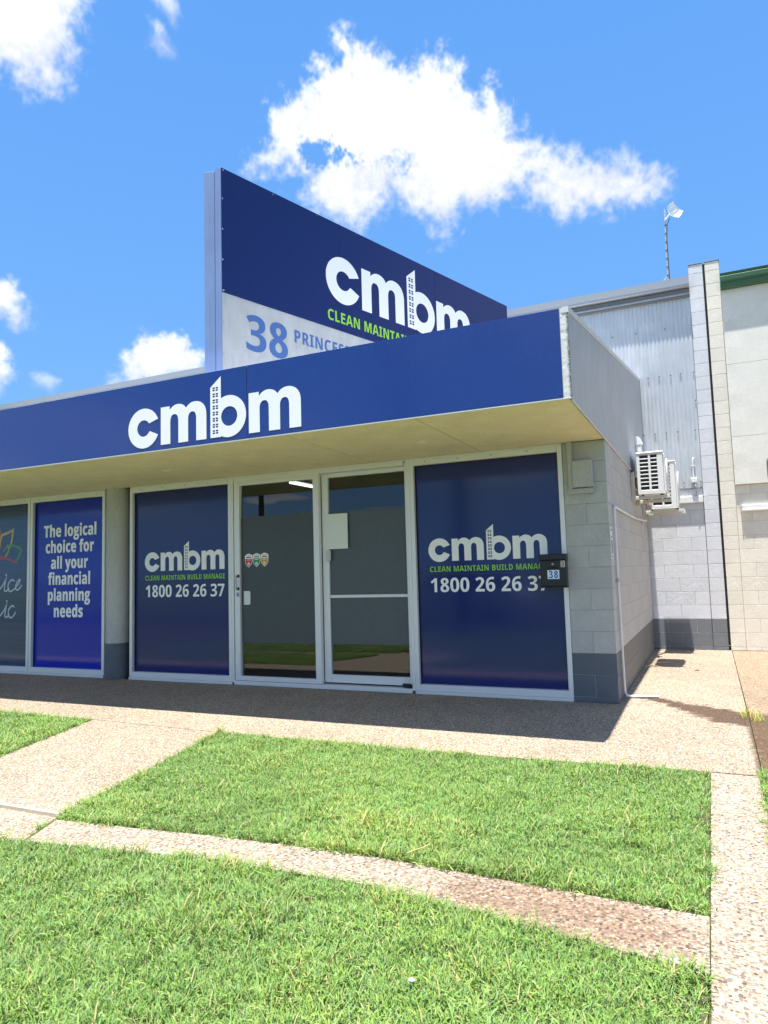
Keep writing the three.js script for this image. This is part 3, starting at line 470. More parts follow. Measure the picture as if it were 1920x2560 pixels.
// the neighbour's logo print: lotus outline and script lettering
{
  const cv = document.createElement('canvas'); cv.width = 720; cv.height = 1200; const c = cv.getContext('2d'), X = (x) => ((x - 0.054 + 9.115) / 1.28) * 720, Y = (y) => 1200 - ((y - 0.085) / 2.29) * 1200;
  c.fillStyle = '#3d5578'; c.fillRect(0, 0, 720, 1200); const r = rng(3);
  for (let y = 0; y < 1200; y += 3) { c.fillStyle = `rgba(${r() < 0.5 ? '20,34,58' : '92,118,150'},${0.05 + 0.12 * r()})`; c.fillRect(0, y, 720, 1 + 2 * r()); }
  const path = (pts, w, st) => { c.beginPath(); c.lineWidth = w; c.lineCap = 'round'; c.lineJoin = 'miter'; c.strokeStyle = st; c.moveTo(X(pts[0][0]), Y(pts[0][1])); for (let k = 1; k < pts.length; k++) { const q = pts[k]; if (q.length === 2) c.lineTo(X(q[0]), Y(q[1])); else if (q.length === 4) c.quadraticCurveTo(X(q[0]), Y(q[1]), X(q[2]), Y(q[3])); else c.bezierCurveTo(X(q[0]), Y(q[1]), X(q[2]), Y(q[3]), X(q[4]), Y(q[5])); } c.stroke(); };
  path([[-8.56, 1.72], [-8.68, 1.95, -8.52, 2.12], [-8.32, 1.98, -8.44, 1.72]], 21, '#d9622c'); path([[-8.43, 1.78], [-8.40, 1.93, -8.36, 1.96], [-8.25, 1.98, -8.14, 2.02], [-8.16, 1.84, -8.20, 1.78]], 21, '#c9b52c');
  path([[-8.33, 1.73], [-8.26, 1.80, -8.17, 1.80], [-8.06, 1.79, -7.965, 1.73], [-8.0, 1.62, -8.07, 1.57]], 18, '#4f9a4a'); path([[-8.24, 1.80], [-8.19, 1.72, -8.30, 1.64]], 18, '#8fae3c');
  path([[-8.62, 1.73], [-8.70, 1.82, -8.9, 1.80]], 14, '#b8402f'); c.fillStyle = '#c03a34'; c.beginPath(); c.moveTo(X(-9.0), Y(1.52)); c.quadraticCurveTo(X(-8.45), Y(1.80), X(-7.99), Y(1.515)); c.quadraticCurveTo(X(-8.45), Y(1.70), X(-9.0), Y(1.52)); c.fill();
  const inkc = '#c3d0e2';
  path([[-8.44, 1.15], [-8.34, 1.20, -8.275, 1.31], [-8.30, 1.20, -8.30, 1.16], [-8.28, 1.12, -8.20, 1.18]], 13, inkc); path([[-8.10, 1.29], [-8.16, 1.33, -8.22, 1.24], [-8.24, 1.13, -8.15, 1.14], [-8.07, 1.18, -8.0, 1.25], [-7.95, 1.32, -8.0, 1.30], [-8.07, 1.24, -8.07, 1.18], [-8.03, 1.12, -7.945, 1.22]], 13, inkc);
  c.fillStyle = inkc; for (const [x, y] of [[-8.268, 1.377], [-8.244, 1.0]]) { c.beginPath(); c.arc(X(x), Y(y), 9, 0, 7); c.fill(); }
  path([[-8.40, 0.78], [-8.32, 0.83, -8.255, 0.93], [-8.28, 0.82, -8.28, 0.79], [-8.26, 0.74, -8.19, 0.81]], 13, inkc); path([[-8.09, 0.92], [-8.13, 0.96, -8.20, 0.88], [-8.23, 0.76, -8.14, 0.765], [-8.10, 0.78, -8.06, 0.84]], 13, inkc);
  path([[-8.50, 0.90], [-8.56, 0.96, -8.60, 0.88], [-8.62, 0.76, -8.52, 0.80], [-8.46, 0.92, -8.48, 0.80], [-8.50, 0.62, -8.58, 0.62]], 13, inkc); path([[-8.60, 1.28], [-8.66, 1.32, -8.70, 1.24], [-8.70, 1.13, -8.60, 1.15], [-8.52, 1.20, -8.56, 1.29], [-8.60, 1.30, -8.44, 1.24]], 13, inkc);
  const tex = new THREE.CanvasTexture(cv); tex.colorSpace = THREE.SRGBColorSpace; tex.magFilter = THREE.LinearFilter;
  const m = P([0.8, 0.8, 0.8], 0.11, { map: tex, ior: 1.55 });
  const w = printedWindow(-9.15, -7.785, mat.vinylNavy, 'blue-grey window with lotus emblem and script'); const pg = new THREE.PlaneGeometry(1.28, 2.27); const sheet = add(w, 'printed_film', pg, m, [-8.475, 1.23, -0.0405]);
}
printedWindow(-10.6, -9.16, mat.vinylNavy); printedWindow(-12.05, -10.61, mat.vinylNavy);
box(shop, 'end_wall', -14, -12.06, 0, 2.45, -0.2, 0, mat.pier, 0.002);
// head flashing above the frames
box(shop, 'head_flashing', -12.05, -6.36, 2.431, 2.449, -0.09, 0.008, mat.alu, 0.001); box(shop, 'head_flashing', -5.925, -0.401, 2.431, 2.449, -0.09, 0.008, mat.alu, 0.001);

// sliding door (left leaf) and fixed sidelight (right leaf)
{
  const d = box(shop, 'sliding_door', -4.21, -3.185, 0.10, 2.335, -0.036, -0.030, mat.glass, 0.001); d.userData.label = 'sliding glass door with frosted grey film';
  frame(d, 'stile', -4.280, -4.205, 0.052, 2.372, 0.006, -0.055); frame(d, 'stile', -3.190, -3.118, 0.052, 2.372, 0.006, -0.055); frame(d, 'rail', -4.204, -3.191, 0.052, 0.103, 0.004, -0.055); frame(d, 'rail', -4.204, -3.191, 2.334, 2.372, 0.004, -0.055);
  box(d, 'privacy_film', -4.204, -3.191, 0.482, 1.958, -0.0295, -0.0285, mat.film, 0.0003);
  add(d, 'pull_handle', tube([[-4.225, 1.262, 0.006], [-4.225, 1.262, 0.045], [-4.225, 1.24, 0.052], [-4.225, 1.13, 0.052], [-4.225, 1.112, 0.045], [-4.225, 1.112, 0.006]], 0.008, 30), mat.steel);
  for (const y of [1.262, 1.112]) add(d, 'handle_rose', cyl(0.017, 0.019, 0.01, 18), mat.black, [-4.225, y, 0.0115], [Math.PI / 2, 0, 0]);
  box(d, 'lock', -4.245, -4.213, 1.02, 1.07, 0.0065, 0.018, mat.steel, 0.003); add(d, 'lock_cylinder', cyl(0.008, 0.008, 0.008, 12), mat.black, [-4.229, 1.045, 0.021], [Math.PI / 2, 0, 0]);
  const badge = (x, y, colour) => {
    const s = new THREE.Shape(); const o = (k) => { s.moveTo(0, -0.082 * k); s.quadraticCurveTo(-0.05 * k, -0.05 * k, -0.053 * k, -0.005); s.lineTo(-0.055 * k, 0.052 * k); s.quadraticCurveTo(-0.045 * k, 0.07 * k, 0, 0.08 * k); s.quadraticCurveTo(0.045 * k, 0.07 * k, 0.055 * k, 0.052 * k); s.lineTo(0.053 * k, -0.005); s.quadraticCurveTo(0.05 * k, -0.05 * k, 0, -0.082 * k); };
    o(1); const b = add(d, 'badge', extrude([s], 0.0008), mat.white, [x, y, -0.0283]);
    const c2 = new THREE.Shape(); c2.moveTo(0, -0.072); c2.quadraticCurveTo(-0.044, -0.046, -0.046, -0.005); c2.lineTo(-0.047, 0.018); c2.lineTo(0.047, 0.018); c2.lineTo(0.046, -0.005); c2.quadraticCurveTo(0.044, -0.046, 0, -0.072); add(b, 'badge_colour', extrude([c2], 0.0006), colour, [x, y, -0.0272]);
    add(b, 'tick_disc', cyl(0.017, 0.017, 0.0005, 20), mat.white, [x, y - 0.04, -0.0262], [Math.PI / 2, 0, 0]);
    const tk = new THREE.Shape(); tk.moveTo(-0.009, 0); tk.lineTo(-0.006, 0.003); tk.lineTo(-0.002, -0.002); tk.lineTo(0.007, 0.008); tk.lineTo(0.01, 0.005); tk.lineTo(-0.002, -0.008); add(b, 'tick', extrude([tk], 0.0004), mat.ink, [x, y - 0.04, -0.0258]);
    box(b, 'print_line', x - 0.034, x + 0.034, y + 0.030, y + 0.041, -0.0274, -0.0268, mat.ink, 0.0002); box(b, 'print_line', x - 0.03, x + 0.03, y + 0.054, y + 0.057, -0.0274, -0.0268, mat.ink, 0.0002); box(b, 'print_line', x - 0.026, x + 0.026, y + 0.001, y + 0.008, -0.0266, -0.0261, mat.white, 0.0002);
  };
  badge(-4.098, 1.443, mat.red); badge(-3.986, 1.445, mat.badgeGreen); badge(-3.874, 1.447, mat.badgeOrange);
  const pl = new THREE.Shape(); pl.moveTo(0, 0); pl.lineTo(0, 0.16); pl.lineTo(0.072, 0.16); pl.quadraticCurveTo(0.088, 0.158, 0.09, 0.142); pl.lineTo(0.09, 0.02); pl.quadraticCurveTo(0.088, 0.003, 0.072, 0); add(d, 'latch_plate', extrude([pl], 0.003), mat.paper, [-4.17, 0.924, -0.0284]);
}
{
  const d = box(shop, 'sidelight', -3.03, -2.10, 0.15, 2.33, -0.086, -0.080, mat.glass, 0.001); d.userData.label = 'fixed glass panel beside the door with a white notice';
  frame(d, 'stile', -3.112, -3.030, 0.066, 2.385, -0.057, -0.105); frame(d, 'stile', -2.072, -2.036, 0.066, 2.43, -0.02, -0.105); frame(d, 'rail', -3.029, -2.073, 0.066, 0.152, -0.06, -0.105); frame(d, 'rail', -3.029, -2.073, 2.338, 2.385, -0.06, -0.105); frame(d, 'rail', -3.029, -2.073, 0.990, 1.022, -0.062, -0.105);
  box(d, 'privacy_film', -3.029, -2.073, 0.482, 0.988, -0.0795, -0.0785, mat.film2, 0.0003); box(d, 'privacy_film', -3.029, -2.073, 1.024, 1.945, -0.0795, -0.0785, mat.film2, 0.0003);
  const n = box(d, 'notice_sheet', -3.068, -2.785, 1.532, 1.925, -0.0555, -0.0525, mat.paper, 0.0006); box(d, 'sensor_box', -3.06, -3.0, 1.40, 1.518, -0.0560, -0.036, mat.pvcOld, 0.006);
  box(d, 'floor_guide', -2.16, -2.05, 0.058, 0.092, -0.055, -0.01, mat.black, 0.003);
}
box(shop, 'door_jamb', -4.321, -4.290, 0.03, 2.43, -0.105, 0.01, mat.alu, 0.002); box(shop, 'door_gap', -4.2895, -4.2805, 0.05, 2.372, -0.09, -0.02, mat.rubber, 0.001); box(shop, 'door_jamb', -2.035, -2.001, 0.03, 2.43, -0.105, 0.01, mat.alu, 0.002);
box(shop, 'door_track', -4.29, -2.036, 0.002, 0.048, -0.11, 0.02, mat.alu, 0.004); box(shop, 'door_head', -4.29, -2.074, 2.388, 2.43, -0.11, 0.004, mat.alu, 0.003); box(shop, 'door_head', -4.29, -3.114, 2.3725, 2.3875, -0.11, 0.004, mat.alu, 0.002);
// the room behind the door
box(shop, 'room_floor', -5.9, -0.42, -0.02, 0.012, -4.4, -0.12, mat.roomFloor, 0.001); box(shop, 'room_wall', -5.9, -0.42, 0.013, 2.44, -4.45, -4.41, mat.room, 0.001); box(shop, 'room_wall', -5.95, -5.905, 0.013, 2.44, -4.4, -0.12, mat.room, 0.001); box(shop, 'room_wall', -0.415, -0.40, 0.013, 2.44, -4.4, -0.2, mat.room, 0.001);
box(shop, 'room_ceiling', -5.9, -0.42, 2.442, 2.4575, -4.4, -0.2, mat.roomCeil, 0.001);
{
  const t = thing('ceiling_light', 'lit fluorescent batten light seen through the sliding door', 'light', [-3.81, 2.44, -0.80]);
  box(t, 'housing', -3.86, -3.76, 2.418, 2.441, -1.12, -0.48, mat.white, 0.004); const tubeM = M([0.9, 0.9, 0.9], 0.4, { emissive: rgb(1, 0.98, 0.94), emissiveIntensity: 1.3 });
  add(t, 'light_tube', (() => { const g = cyl(0.014, 0.014, 0.6, 14); g.rotateX(Math.PI / 2); return g; })(), tubeM, [-3.81, 2.396, -0.8]);
  const l = new THREE.RectAreaLight(rgb(1, 0.98, 0.94), 2.2, 0.03, 0.6); l.position.set(0, 2.379 - 2.44, 0); l.rotation.x = -Math.PI / 2; t.add(l);
}

// ================================================================ roof sign: two leaves meeting in a point above the fascia
{
  const A = [-3.272, 5.254, 1.5], ang = THREE.MathUtils.degToRad(17.3), L = 5.162;
  const t = thing('roof_sign', 'tall navy V-shaped sign with white logo rising above the roof', 'sign', [A[0], 2.9, A[2]]);
  t.rotation.y = Math.PI / 2 - ang;                       // local +x runs along the near leaf, local +z faces the viewer's right
  const y = (v) => v - 2.9, put = (name, geo, m, p = [0, 0, 0]) => { const o = new THREE.Mesh(geo, m); o.name = name; o.position.set(...p); o.castShadow = o.receiveShadow = true; t.add(o); return o; };
  const pane = (name, x0, x1, y0, y1, z0, z1, m, c = 0.001) => put(name, cbox(x1 - x0, y1 - y0, z1 - z0, c), m, [(x0 + x1) / 2, y((y0 + y1) / 2), (z0 + z1) / 2]);
  pane('leaf_core', 0.004, L - 0.004, 2.9, 5.248, -0.085, -0.008, mat.postBlue);
  const bw = 3.997, js = [0, 1.605, 3.375, L];
  for (let k = 0; k < 3; k++) pane('sign_panel', js[k] + 0.0015, js[k + 1] - 0.0015, bw, 5.254, -0.006, 0, mat.signBlue); pane('address_panel', 0.002, L, 2.9, bw - 0.004, -0.007, -0.001, mat.signWhite);
  pane('end_cap', -0.012, 0.0035, 2.9, 5.256, -0.09, 0.001, mat.postBlue, 0.004);
  put('logo', logo(1.382, y(4.330), 0.527), mat.lettering, [0, 0, 0.001]); put('tagline', text('CLEAN MAINTAIN BUILD MANAGE', 1.40, 4.15, y(4.085), 0.125, 0.02), mat.green, [0, 0, 0.001]);
  put('street_number', text('38', 0.285, 0.815, y(3.49), 0.365, 0), mat.fadedBlue, [0, 0, 0.0005]); put('street_name', text('PRINCESS', 0.91, 1.73, y(3.705), 0.135, 0.03), mat.fadedBlue, [0, 0, 0.0005]);
  for (let k = 0; k < 9; k++) for (const [yy, m] of [[5.23, mat.signBlue], [bw + 0.02, mat.signBlue]]) put('rivet', rivetGeo(), m, [0.03 + k * 0.62, y(yy), 0.002]).rotation.x = Math.PI / 2;
  for (let k = 0; k < 6; k++) put('rivet', rivetGeo(), mat.postBlue, [0.016, y(4.94 - k * 0.31), 0.002]).rotation.x = Math.PI / 2;
  // far leaf, opening away from the near one
  const f = new THREE.Group(); f.name = 'far_leaf'; f.position.set(0, 0, -0.094); f.rotation.y = 2 * ang; t.add(f);
  const q = new THREE.Mesh(cbox(L, 2.35, 0.11, 0.004), mat.postBlue); q.name = 'leaf_core'; q.position.set(L / 2 - 0.012, y(4.07), -0.06); q.castShadow = q.receiveShadow = true; f.add(q);
}

// ================================================================ things on the shop
{ // letterbox
  const t = thing('letterbox', 'black metal letterbox numbered 38 fixed beside the right logo window', 'letterbox', [-0.517, 1.075, 0.012]);
  box(t, 'body', -0.640, -0.396, 1.078, 1.326, 0.012, 0.10, mat.black, 0.004); box(t, 'lid', -0.648, -0.390, 1.327, 1.384, 0.011, 0.112, mat.black, 0.006); box(t, 'door', -0.628, -0.402, 1.09, 1.318, 0.1005, 0.104, mat.black, 0.002); box(t, 'base_flange', -0.638, -0.392, 1.066, 1.077, 0.012, 0.112, mat.black, 0.003);
  box(t, 'name_slot', -0.562, -0.478, 1.246, 1.262, 0.1042, 0.1062, mat.rubber, 0.001); add(t, 'lock', cyl(0.009, 0.010, 0.006, 16), mat.steel, [-0.520, 1.288, 0.107], [Math.PI / 2, 0, 0]);
  const p = box(t, 'number_plate', -0.573, -0.462, 1.148, 1.232, 0.1042, 0.1055, mat.plateWhite, 0.0004); add(p, 'numerals', text('38', -0.560, -0.474, 1.157, 0.067, 0.12), mat.plateBlue, [0, 0, 0.1058]);
  const s = box(t, 'number_sticker', -0.445, -0.406, 1.258, 1.318, 0.1042, 0.1052, mat.pink, 0.0003); add(s, 'numeral', text('3', -0.440, -0.415, 1.264, 0.048), mat.ink, [0, 0, 0.1055]);
}
{ // small cabinet with its ducts
  const t = thing('meter_box', 'small grey cabinet on the end pier under the canopy', 'cabinet', [-0.21, 1.99, 0.002]);
  box(t, 'cabinet', -0.302, -0.118, 2.004, 2.258, 0.016, 0.065, mat.pier, 0.004); box(t, 'cabinet_back', -0.298, -0.124, 2.0, 2.255, 0.002, 0.0155, mat.pier2, 0.002);
  box(t, 'duct', -0.348, -0.303, 1.995, 2.448, 0.002, 0.045, mat.pier, 0.003); add(t, 'duct_foot', prism([[-0.348, 1.994], [-0.348, 1.945], [-0.116, 1.945], [-0.116, 1.994]], 'z', 0.002, 0.044), mat.pier2); add(t, 'catch', cyl(0.006, 0.006, 0.02, 10), mat.steel, [-0.15, 1.999, 0.05], [0, 0, Math.PI / 2]);
}
{ // warning plate on the side of the pier
  const t = thing('wall_plate', 'narrow pale plate on the side of the pier behind the corner', 'plate', [0.001, 1.32, -0.07]);
  box(t, 'plate', 0.001, 0.005, 1.322, 1.622, -0.140, -0.012, mat.paper, 0.001); for (const [a, b] of [[1.335, 1.352], [1.37, 1.50], [1.52, 1.535], [1.585, 1.605]]) box(t, 'print', 0.0052, 0.0058, a, b, -0.115, -0.04, mat.film, 0.0002);
}
{ // drain pipe of the air conditioners
  const t = thing('drain_pipe', 'thin white drain pipe down the side wall and out over the paving', 'pipe', [0.02, 0, -0.29]);
  add(t, 'pipe', tube([[0.030, 1.905, -4.0], [0.022, 1.895, -3.9], [0.020, 1.838, -2.3], [0.019, 1.832, -0.42], [0.019, 1.83, -0.31], [0.019, 1.80, -0.285], [0.019, 1.2, -0.28], [0.019, 0.20, -0.305], [0.020, 0.06, -0.315], [0.034, 0.022, -0.322], [0.08, 0.016, -0.335], [0.315, 0.014, -0.395]], 0.0125, 140), mat.pvc);
  add(t, 'socket', cyl(0.017, 0.017, 0.035, 14), mat.pvcOld, [0.019, 1.118, -0.28]); for (const z of [-0.9, -1.7, -2.6, -3.4]) box(t, 'saddle', 0.001, 0.034, 1.822, 1.86, z - 0.006, z + 0.006, mat.pvcOld, 0.002);
}
function airConditioner(name, label, x0, x1, y0, y1, z0, z1, rows) {     // z0 is the end that faces the street
  const t = thing(name, label, 'air conditioner', [(x0 + x1) / 2, y0, (z0 + z1) / 2], 'outdoor air conditioning units');
  const w = x1 - x0; box(t, 'body', x0, x1 - 0.022, y0 + 0.012, y1 - 0.022, z1, z0 - 0.024, mat.acWhite, 0.008);
  box(t, 'lid', x0 - 0.006, x1 - 0.012, y1 - 0.021, y1, z1 - 0.004, z0 + 0.006, mat.acWhite, 0.008); box(t, 'base_pan', x0 + 0.004, x1 - 0.01, y0, y0 + 0.011, z1, z0, mat.acWhite, 0.003);
  box(t, 'fan_panel', x1 - 0.021, x1, y0 + 0.02, y1 - 0.035, z1 + 0.01, z0 - 0.02, mat.acWhite, 0.006); add(t, 'fan_guard', new THREE.TorusGeometry(0.2, 0.012, 8, 32), mat.acWhite, [x1 + 0.004, (y0 + y1) / 2, (z0 + z1) / 2 - 0.05], [0, Math.PI / 2, 0]);
  box(t, 'coil', x0 + 0.012, x1 - 0.035, y0 + 0.04, y1 - 0.04, z0 - 0.0235, z0 - 0.019, mat.acCoil, 0.001);
  const gl = x0 + 0.036, gr = x1 - 0.088, gm = gl + (gr - gl) * 0.56, gb = y0 + 0.052, gt = y1 - 0.036, za = z0 - 0.0185;
  box(t, 'end_panel', x0, gl, y0 + 0.012, y1 - 0.022, za, z0, mat.acWhite, 0.003); box(t, 'end_panel', gr, x1 - 0.022, y0 + 0.012, y1 - 0.022, za, z0, mat.acWhite, 0.004); box(t, 'end_panel', gl + 0.0005, gr - 0.0005, y0 + 0.012, gb, za, z0, mat.acWhite, 0.003); box(t, 'end_panel', gl + 0.0005, gr - 0.0005, gt, y1 - 0.0225, za, z0, mat.acWhite, 0.003);
  box(t, 'grille_post', gm - 0.013, gm + 0.013, gb + 0.0005, gt - 0.0005, za, z0, mat.acWhite, 0.002);
  for (let k = 1; k < rows; k++) { const y = gb + (k * (gt - gb)) / rows; box(t, 'slat', gl + 0.0005, gm - 0.0135, y - 0.006, y + 0.006, za + 0.001, z0 - 0.001, mat.acWhite, 0.002); box(t, 'slat', gm + 0.0135, gr - 0.0005, y - 0.006, y + 0.006, za + 0.001, z0 - 0.001, mat.acWhite, 0.002); }
  return t;
}
function wallBracket(label, x1, y, z0, z1) {
  const t = thing('wall_bracket', label, 'bracket', [0.05, y, (z0 + z1) / 2], 'air conditioner brackets');
  for (const z of [z0, z1]) { box(t, 'upright', 0.001, 0.045, y - 0.07, y + 0.30, z - 0.018, z + 0.018, mat.bracket, 0.003); box(t, 'arm', 0.046, x1, y - 0.045, y - 0.004, z - 0.018, z + 0.018, mat.bracket, 0.003); box(t, 'arm_cap', x1 + 0.0005, x1 + 0.012, y - 0.043, y - 0.006, z - 0.016, z + 0.016, mat.acWhite, 0.002); for (const x of [0.13, x1 - 0.08]) add(t, 'rubber_foot', cyl(0.018, 0.02, 0.01, 12), mat.rubber, [x, y + 0.0015, z]); }
  box(t, 'crossbar', 0.001, 0.03, y + 0.12, y + 0.155, z1 + 0.019, z0 - 0.019, mat.bracket, 0.003);
}
airConditioner('air_conditioner', 'nearer white air conditioner on the side wall with an open end grille', 0.083, 0.406, 2.120, 2.640, -2.27, -2.99, 9);
wallBracket('bracket under the nearer air conditioner on the side wall', 0.43, 2.110, -2.34, -2.92);
airConditioner('air_conditioner', 'farther and taller white air conditioner close to the back wall', 0.117, 0.482, 2.040, 2.712, -3.72, -4.22, 11);
wallBracket('bracket under the farther air conditioner by the back wall', 0.542, 2.030, -3.78, -4.15);
{
  const t = thing('pipe_cover', 'white pipe cover with rounded top above the air conditioners', 'pipe cover', [0.03, 2.3, -3.2]);
  const s = new THREE.Shape(); s.moveTo(0, 0); s.lineTo(0, 0.115); s.quadraticCurveTo(0.07, 0.11, 0.088, 0); add(t, 'hood', (() => { const g = new THREE.ExtrudeGeometry(s, { depth: 0.075, bevelEnabled: true, bevelSize: 0.004, bevelThickness: 0.004, bevelSegments: 2 }); return g; })(), mat.pvc, [0.013, 2.885, -3.225]);
  box(t, 'cover', 0.013, 0.088, 2.28, 2.879, -3.222, -3.152, mat.pvc, 0.008);
  add(t, 'insulated_pipe', tube([[0.06, 2.3, -3.19], [0.045, 2.2, -3.3], [0.05, 2.16, -3.45], [0.12, 2.2, -3.73]], 0.02, 30), mat.rubber);
}

// ================================================================ the grey shed behind
const WZ = -4.575;
{
  const shed = thing('warehouse', 'tall grey metal-clad warehouse rising behind the shop', 'building', [-5, 0, -6]);
  box(shed, 'back_structure', -16, 0.795, 0.01, 5.40, -9, -4.70, mat.gutterDark, 0.01);
  const wall = box(shed, 'block_wall', -0.3, 0.797, 0, 2.385, -4.69, WZ - 0.004, mat.mortarShed, 0.001), g = 0.004; let v = 0;
  const courses = [[0, 0.05]]; for (let y = 0.05; y < 2.3; y += 0.2) courses.push([y, Math.min(y + 0.2, 2.385)]);
  courses.forEach(([a, b], i) => { const m = b < 0.46 ? mat.shedDark : v++ % 3 ? mat.shed : mat.shed2; const cuts = i % 2 ? [-0.3, 0.0, 0.4, 0.797] : [-0.3, 0.2, 0.6, 0.797]; for (let k = 1; k < cuts.length; k++) box(wall, 'block', cuts[k - 1] + g / 2, cuts[k] - g / 2, a + g / 2, b - g / 2, -4.69, WZ, m, 0.003, v++ % 5); });
  const fin = box(shed, 'party_wall', 0.803, 1.0, 0, 5.78, -9, WZ, mat.mortarShed, 0.001); let y = 0.05, k = 0;
  box(fin, 'block', 0.802, 0.998, 0.001, 0.048, -4.76, -4.56, mat.shedDark, 0.003);
  while (y < 5.7) { const y1 = Math.min(y + 0.2, 5.79); box(fin, 'block', 0.802, 0.998, y + g / 2, y1 - g / 2, -4.76, -4.56, y < 0.4 ? mat.shedDark : k % 3 ? mat.shed2 : mat.shed, 0.003, k++ % 5); y += 0.2; }
  box(fin, 'cap_flashing', 0.797, 0.999, 5.791, 5.803, -9, -4.553, mat.gutterDark, 0.002);
  // corrugated wall sheets
  for (let s = 0; s < 5; s++) {
    const x1 = 0.798 - s * 0.76, x0 = x1 - 0.762, n = 13 * 8, pos = [], uv = [], idx = [];
    for (let i = 0; i <= n; i++) { const x = x0 + ((x1 - x0) * i) / n, z = -4.562 + 0.013 * Math.pow(Math.abs(Math.sin(((x - 0.8) / 0.0584) * Math.PI)), 0.7) + (s % 2 ? 0.0012 : 0); for (const yy of [2.385, 5.36]) { pos.push(x, yy, z); uv.push(x, yy); } }
    for (let i = 0; i < n; i++) idx.push(i * 2, i * 2 + 2, i * 2 + 1, i * 2 + 1, i * 2 + 2, i * 2 + 3);
    const gg = new THREE.BufferGeometry(); gg.setAttribute('position', new THREE.Float32BufferAttribute(pos, 3)); gg.setAttribute('uv', new THREE.Float32BufferAttribute(uv, 2)); gg.setIndex(idx); gg.computeVertexNormals(); add(shed, 'cladding_sheet', gg, mat.cladding);
  }
  const screw = new THREE.CylinderGeometry(0.009, 0.012, 0.012, 8); screw.rotateX(Math.PI / 2);
  for (const [yy, xs] of [[4.13, [-0.02, 0.14, 0.30, 0.46, 0.60, 0.78]], [3.25, [0.03, 0.19, 0.35, 0.51, 0.75]], [2.47, [0.55, 0.78]], [4.86, [-0.35, 0.0, 0.42]], [3.7, [0.0, 0.78]]]) for (const x of xs) add(shed, 'screw', screw, mat.gutterDark, [x, yy, -4.538]);
  add(shed, 'gutter', prism([[-4.54, 5.43], [-4.445, 5.43], [-4.434, 5.445], [-4.430, 5.47], [-4.427, 5.582], [-4.433, 5.582], [-4.44, 5.47], [-4.54, 5.46]], 'x', -16, 0.80), mat.gutter);
  box(shed, 'fascia_board', -16, 0.80, 5.295, 5.42, -4.542, -4.50, mat.gutterDark, 0.004); box(shed, 'barge_trim', -16, 0.80, 5.325, 5.352, -4.499, -4.488, mat.gutter, 0.003);
  add(shed, 'roof', prism([[-4.50, 5.50], [-4.50, 5.54], [-9, 6.0], [-9, 5.96]], 'x', -16, 0.795), mat.roof);
  for (const [a, b] of [[-14.1, -13.2], [-12.95, -12.05]]) box(shed, 'painted_sunlit_strip', a, b, 5.375, 5.425, -4.44, -4.41, mat.white, 0.003);  // added white strips, painted stand-ins for sunlit bits of the gutter underside
  // cable duct across the foot of the cladding
  box(shed, 'cable_duct', -0.02, 0.796, 2.163, 2.262, WZ + 0.001, WZ + 0.055, mat.pvc, 0.006);
}
{
  const t = thing('weatherproof_socket', 'small white outdoor socket with conduit on the corrugated wall', 'socket', [0.685, 2.45, -4.54]);
  add(t, 'conduit', tube([[0.70, 2.83, -4.545], [0.69, 2.82, -4.53], [0.688, 2.78, -4.525], [0.685, 2.55, -4.525]], 0.013, 24), mat.pvc); box(t, 'housing', 0.645, 0.735, 2.455, 2.535, -4.545, -4.475, mat.pvc, 0.012); box(t, 'conduit_clip', 0.66, 0.715, 2.70, 2.715, -4.545, -4.51, mat.pvcOld, 0.002);
  add(t, 'cord', tube([[0.70, 2.46, -4.50], [0.71, 2.40, -4.48], [0.72, 2.33, -4.50], [0.72, 2.265, -4.52]], 0.008, 20), mat.pvcOld);
}
{ // black joint between the two party walls
  const t = thing('joint_strip', 'black rubber joint between the grey and cream party walls', 'joint', [1.0135, 0, -4.6]); box(t, 'strip', 0.9985, 1.0295, 0.03, 5.775, -4.9, -4.568, mat.gap, 0.002);
  for (const [yy, s] of [[0.07, 0.03], [1.36, 0.022], [1.30, 0.016], [0.15, 0.018]]) add(t, 'sealant_blob', new THREE.IcosahedronGeometry(s * 0.6, 2), mat.white, [1.013, yy, -4.585]);
}
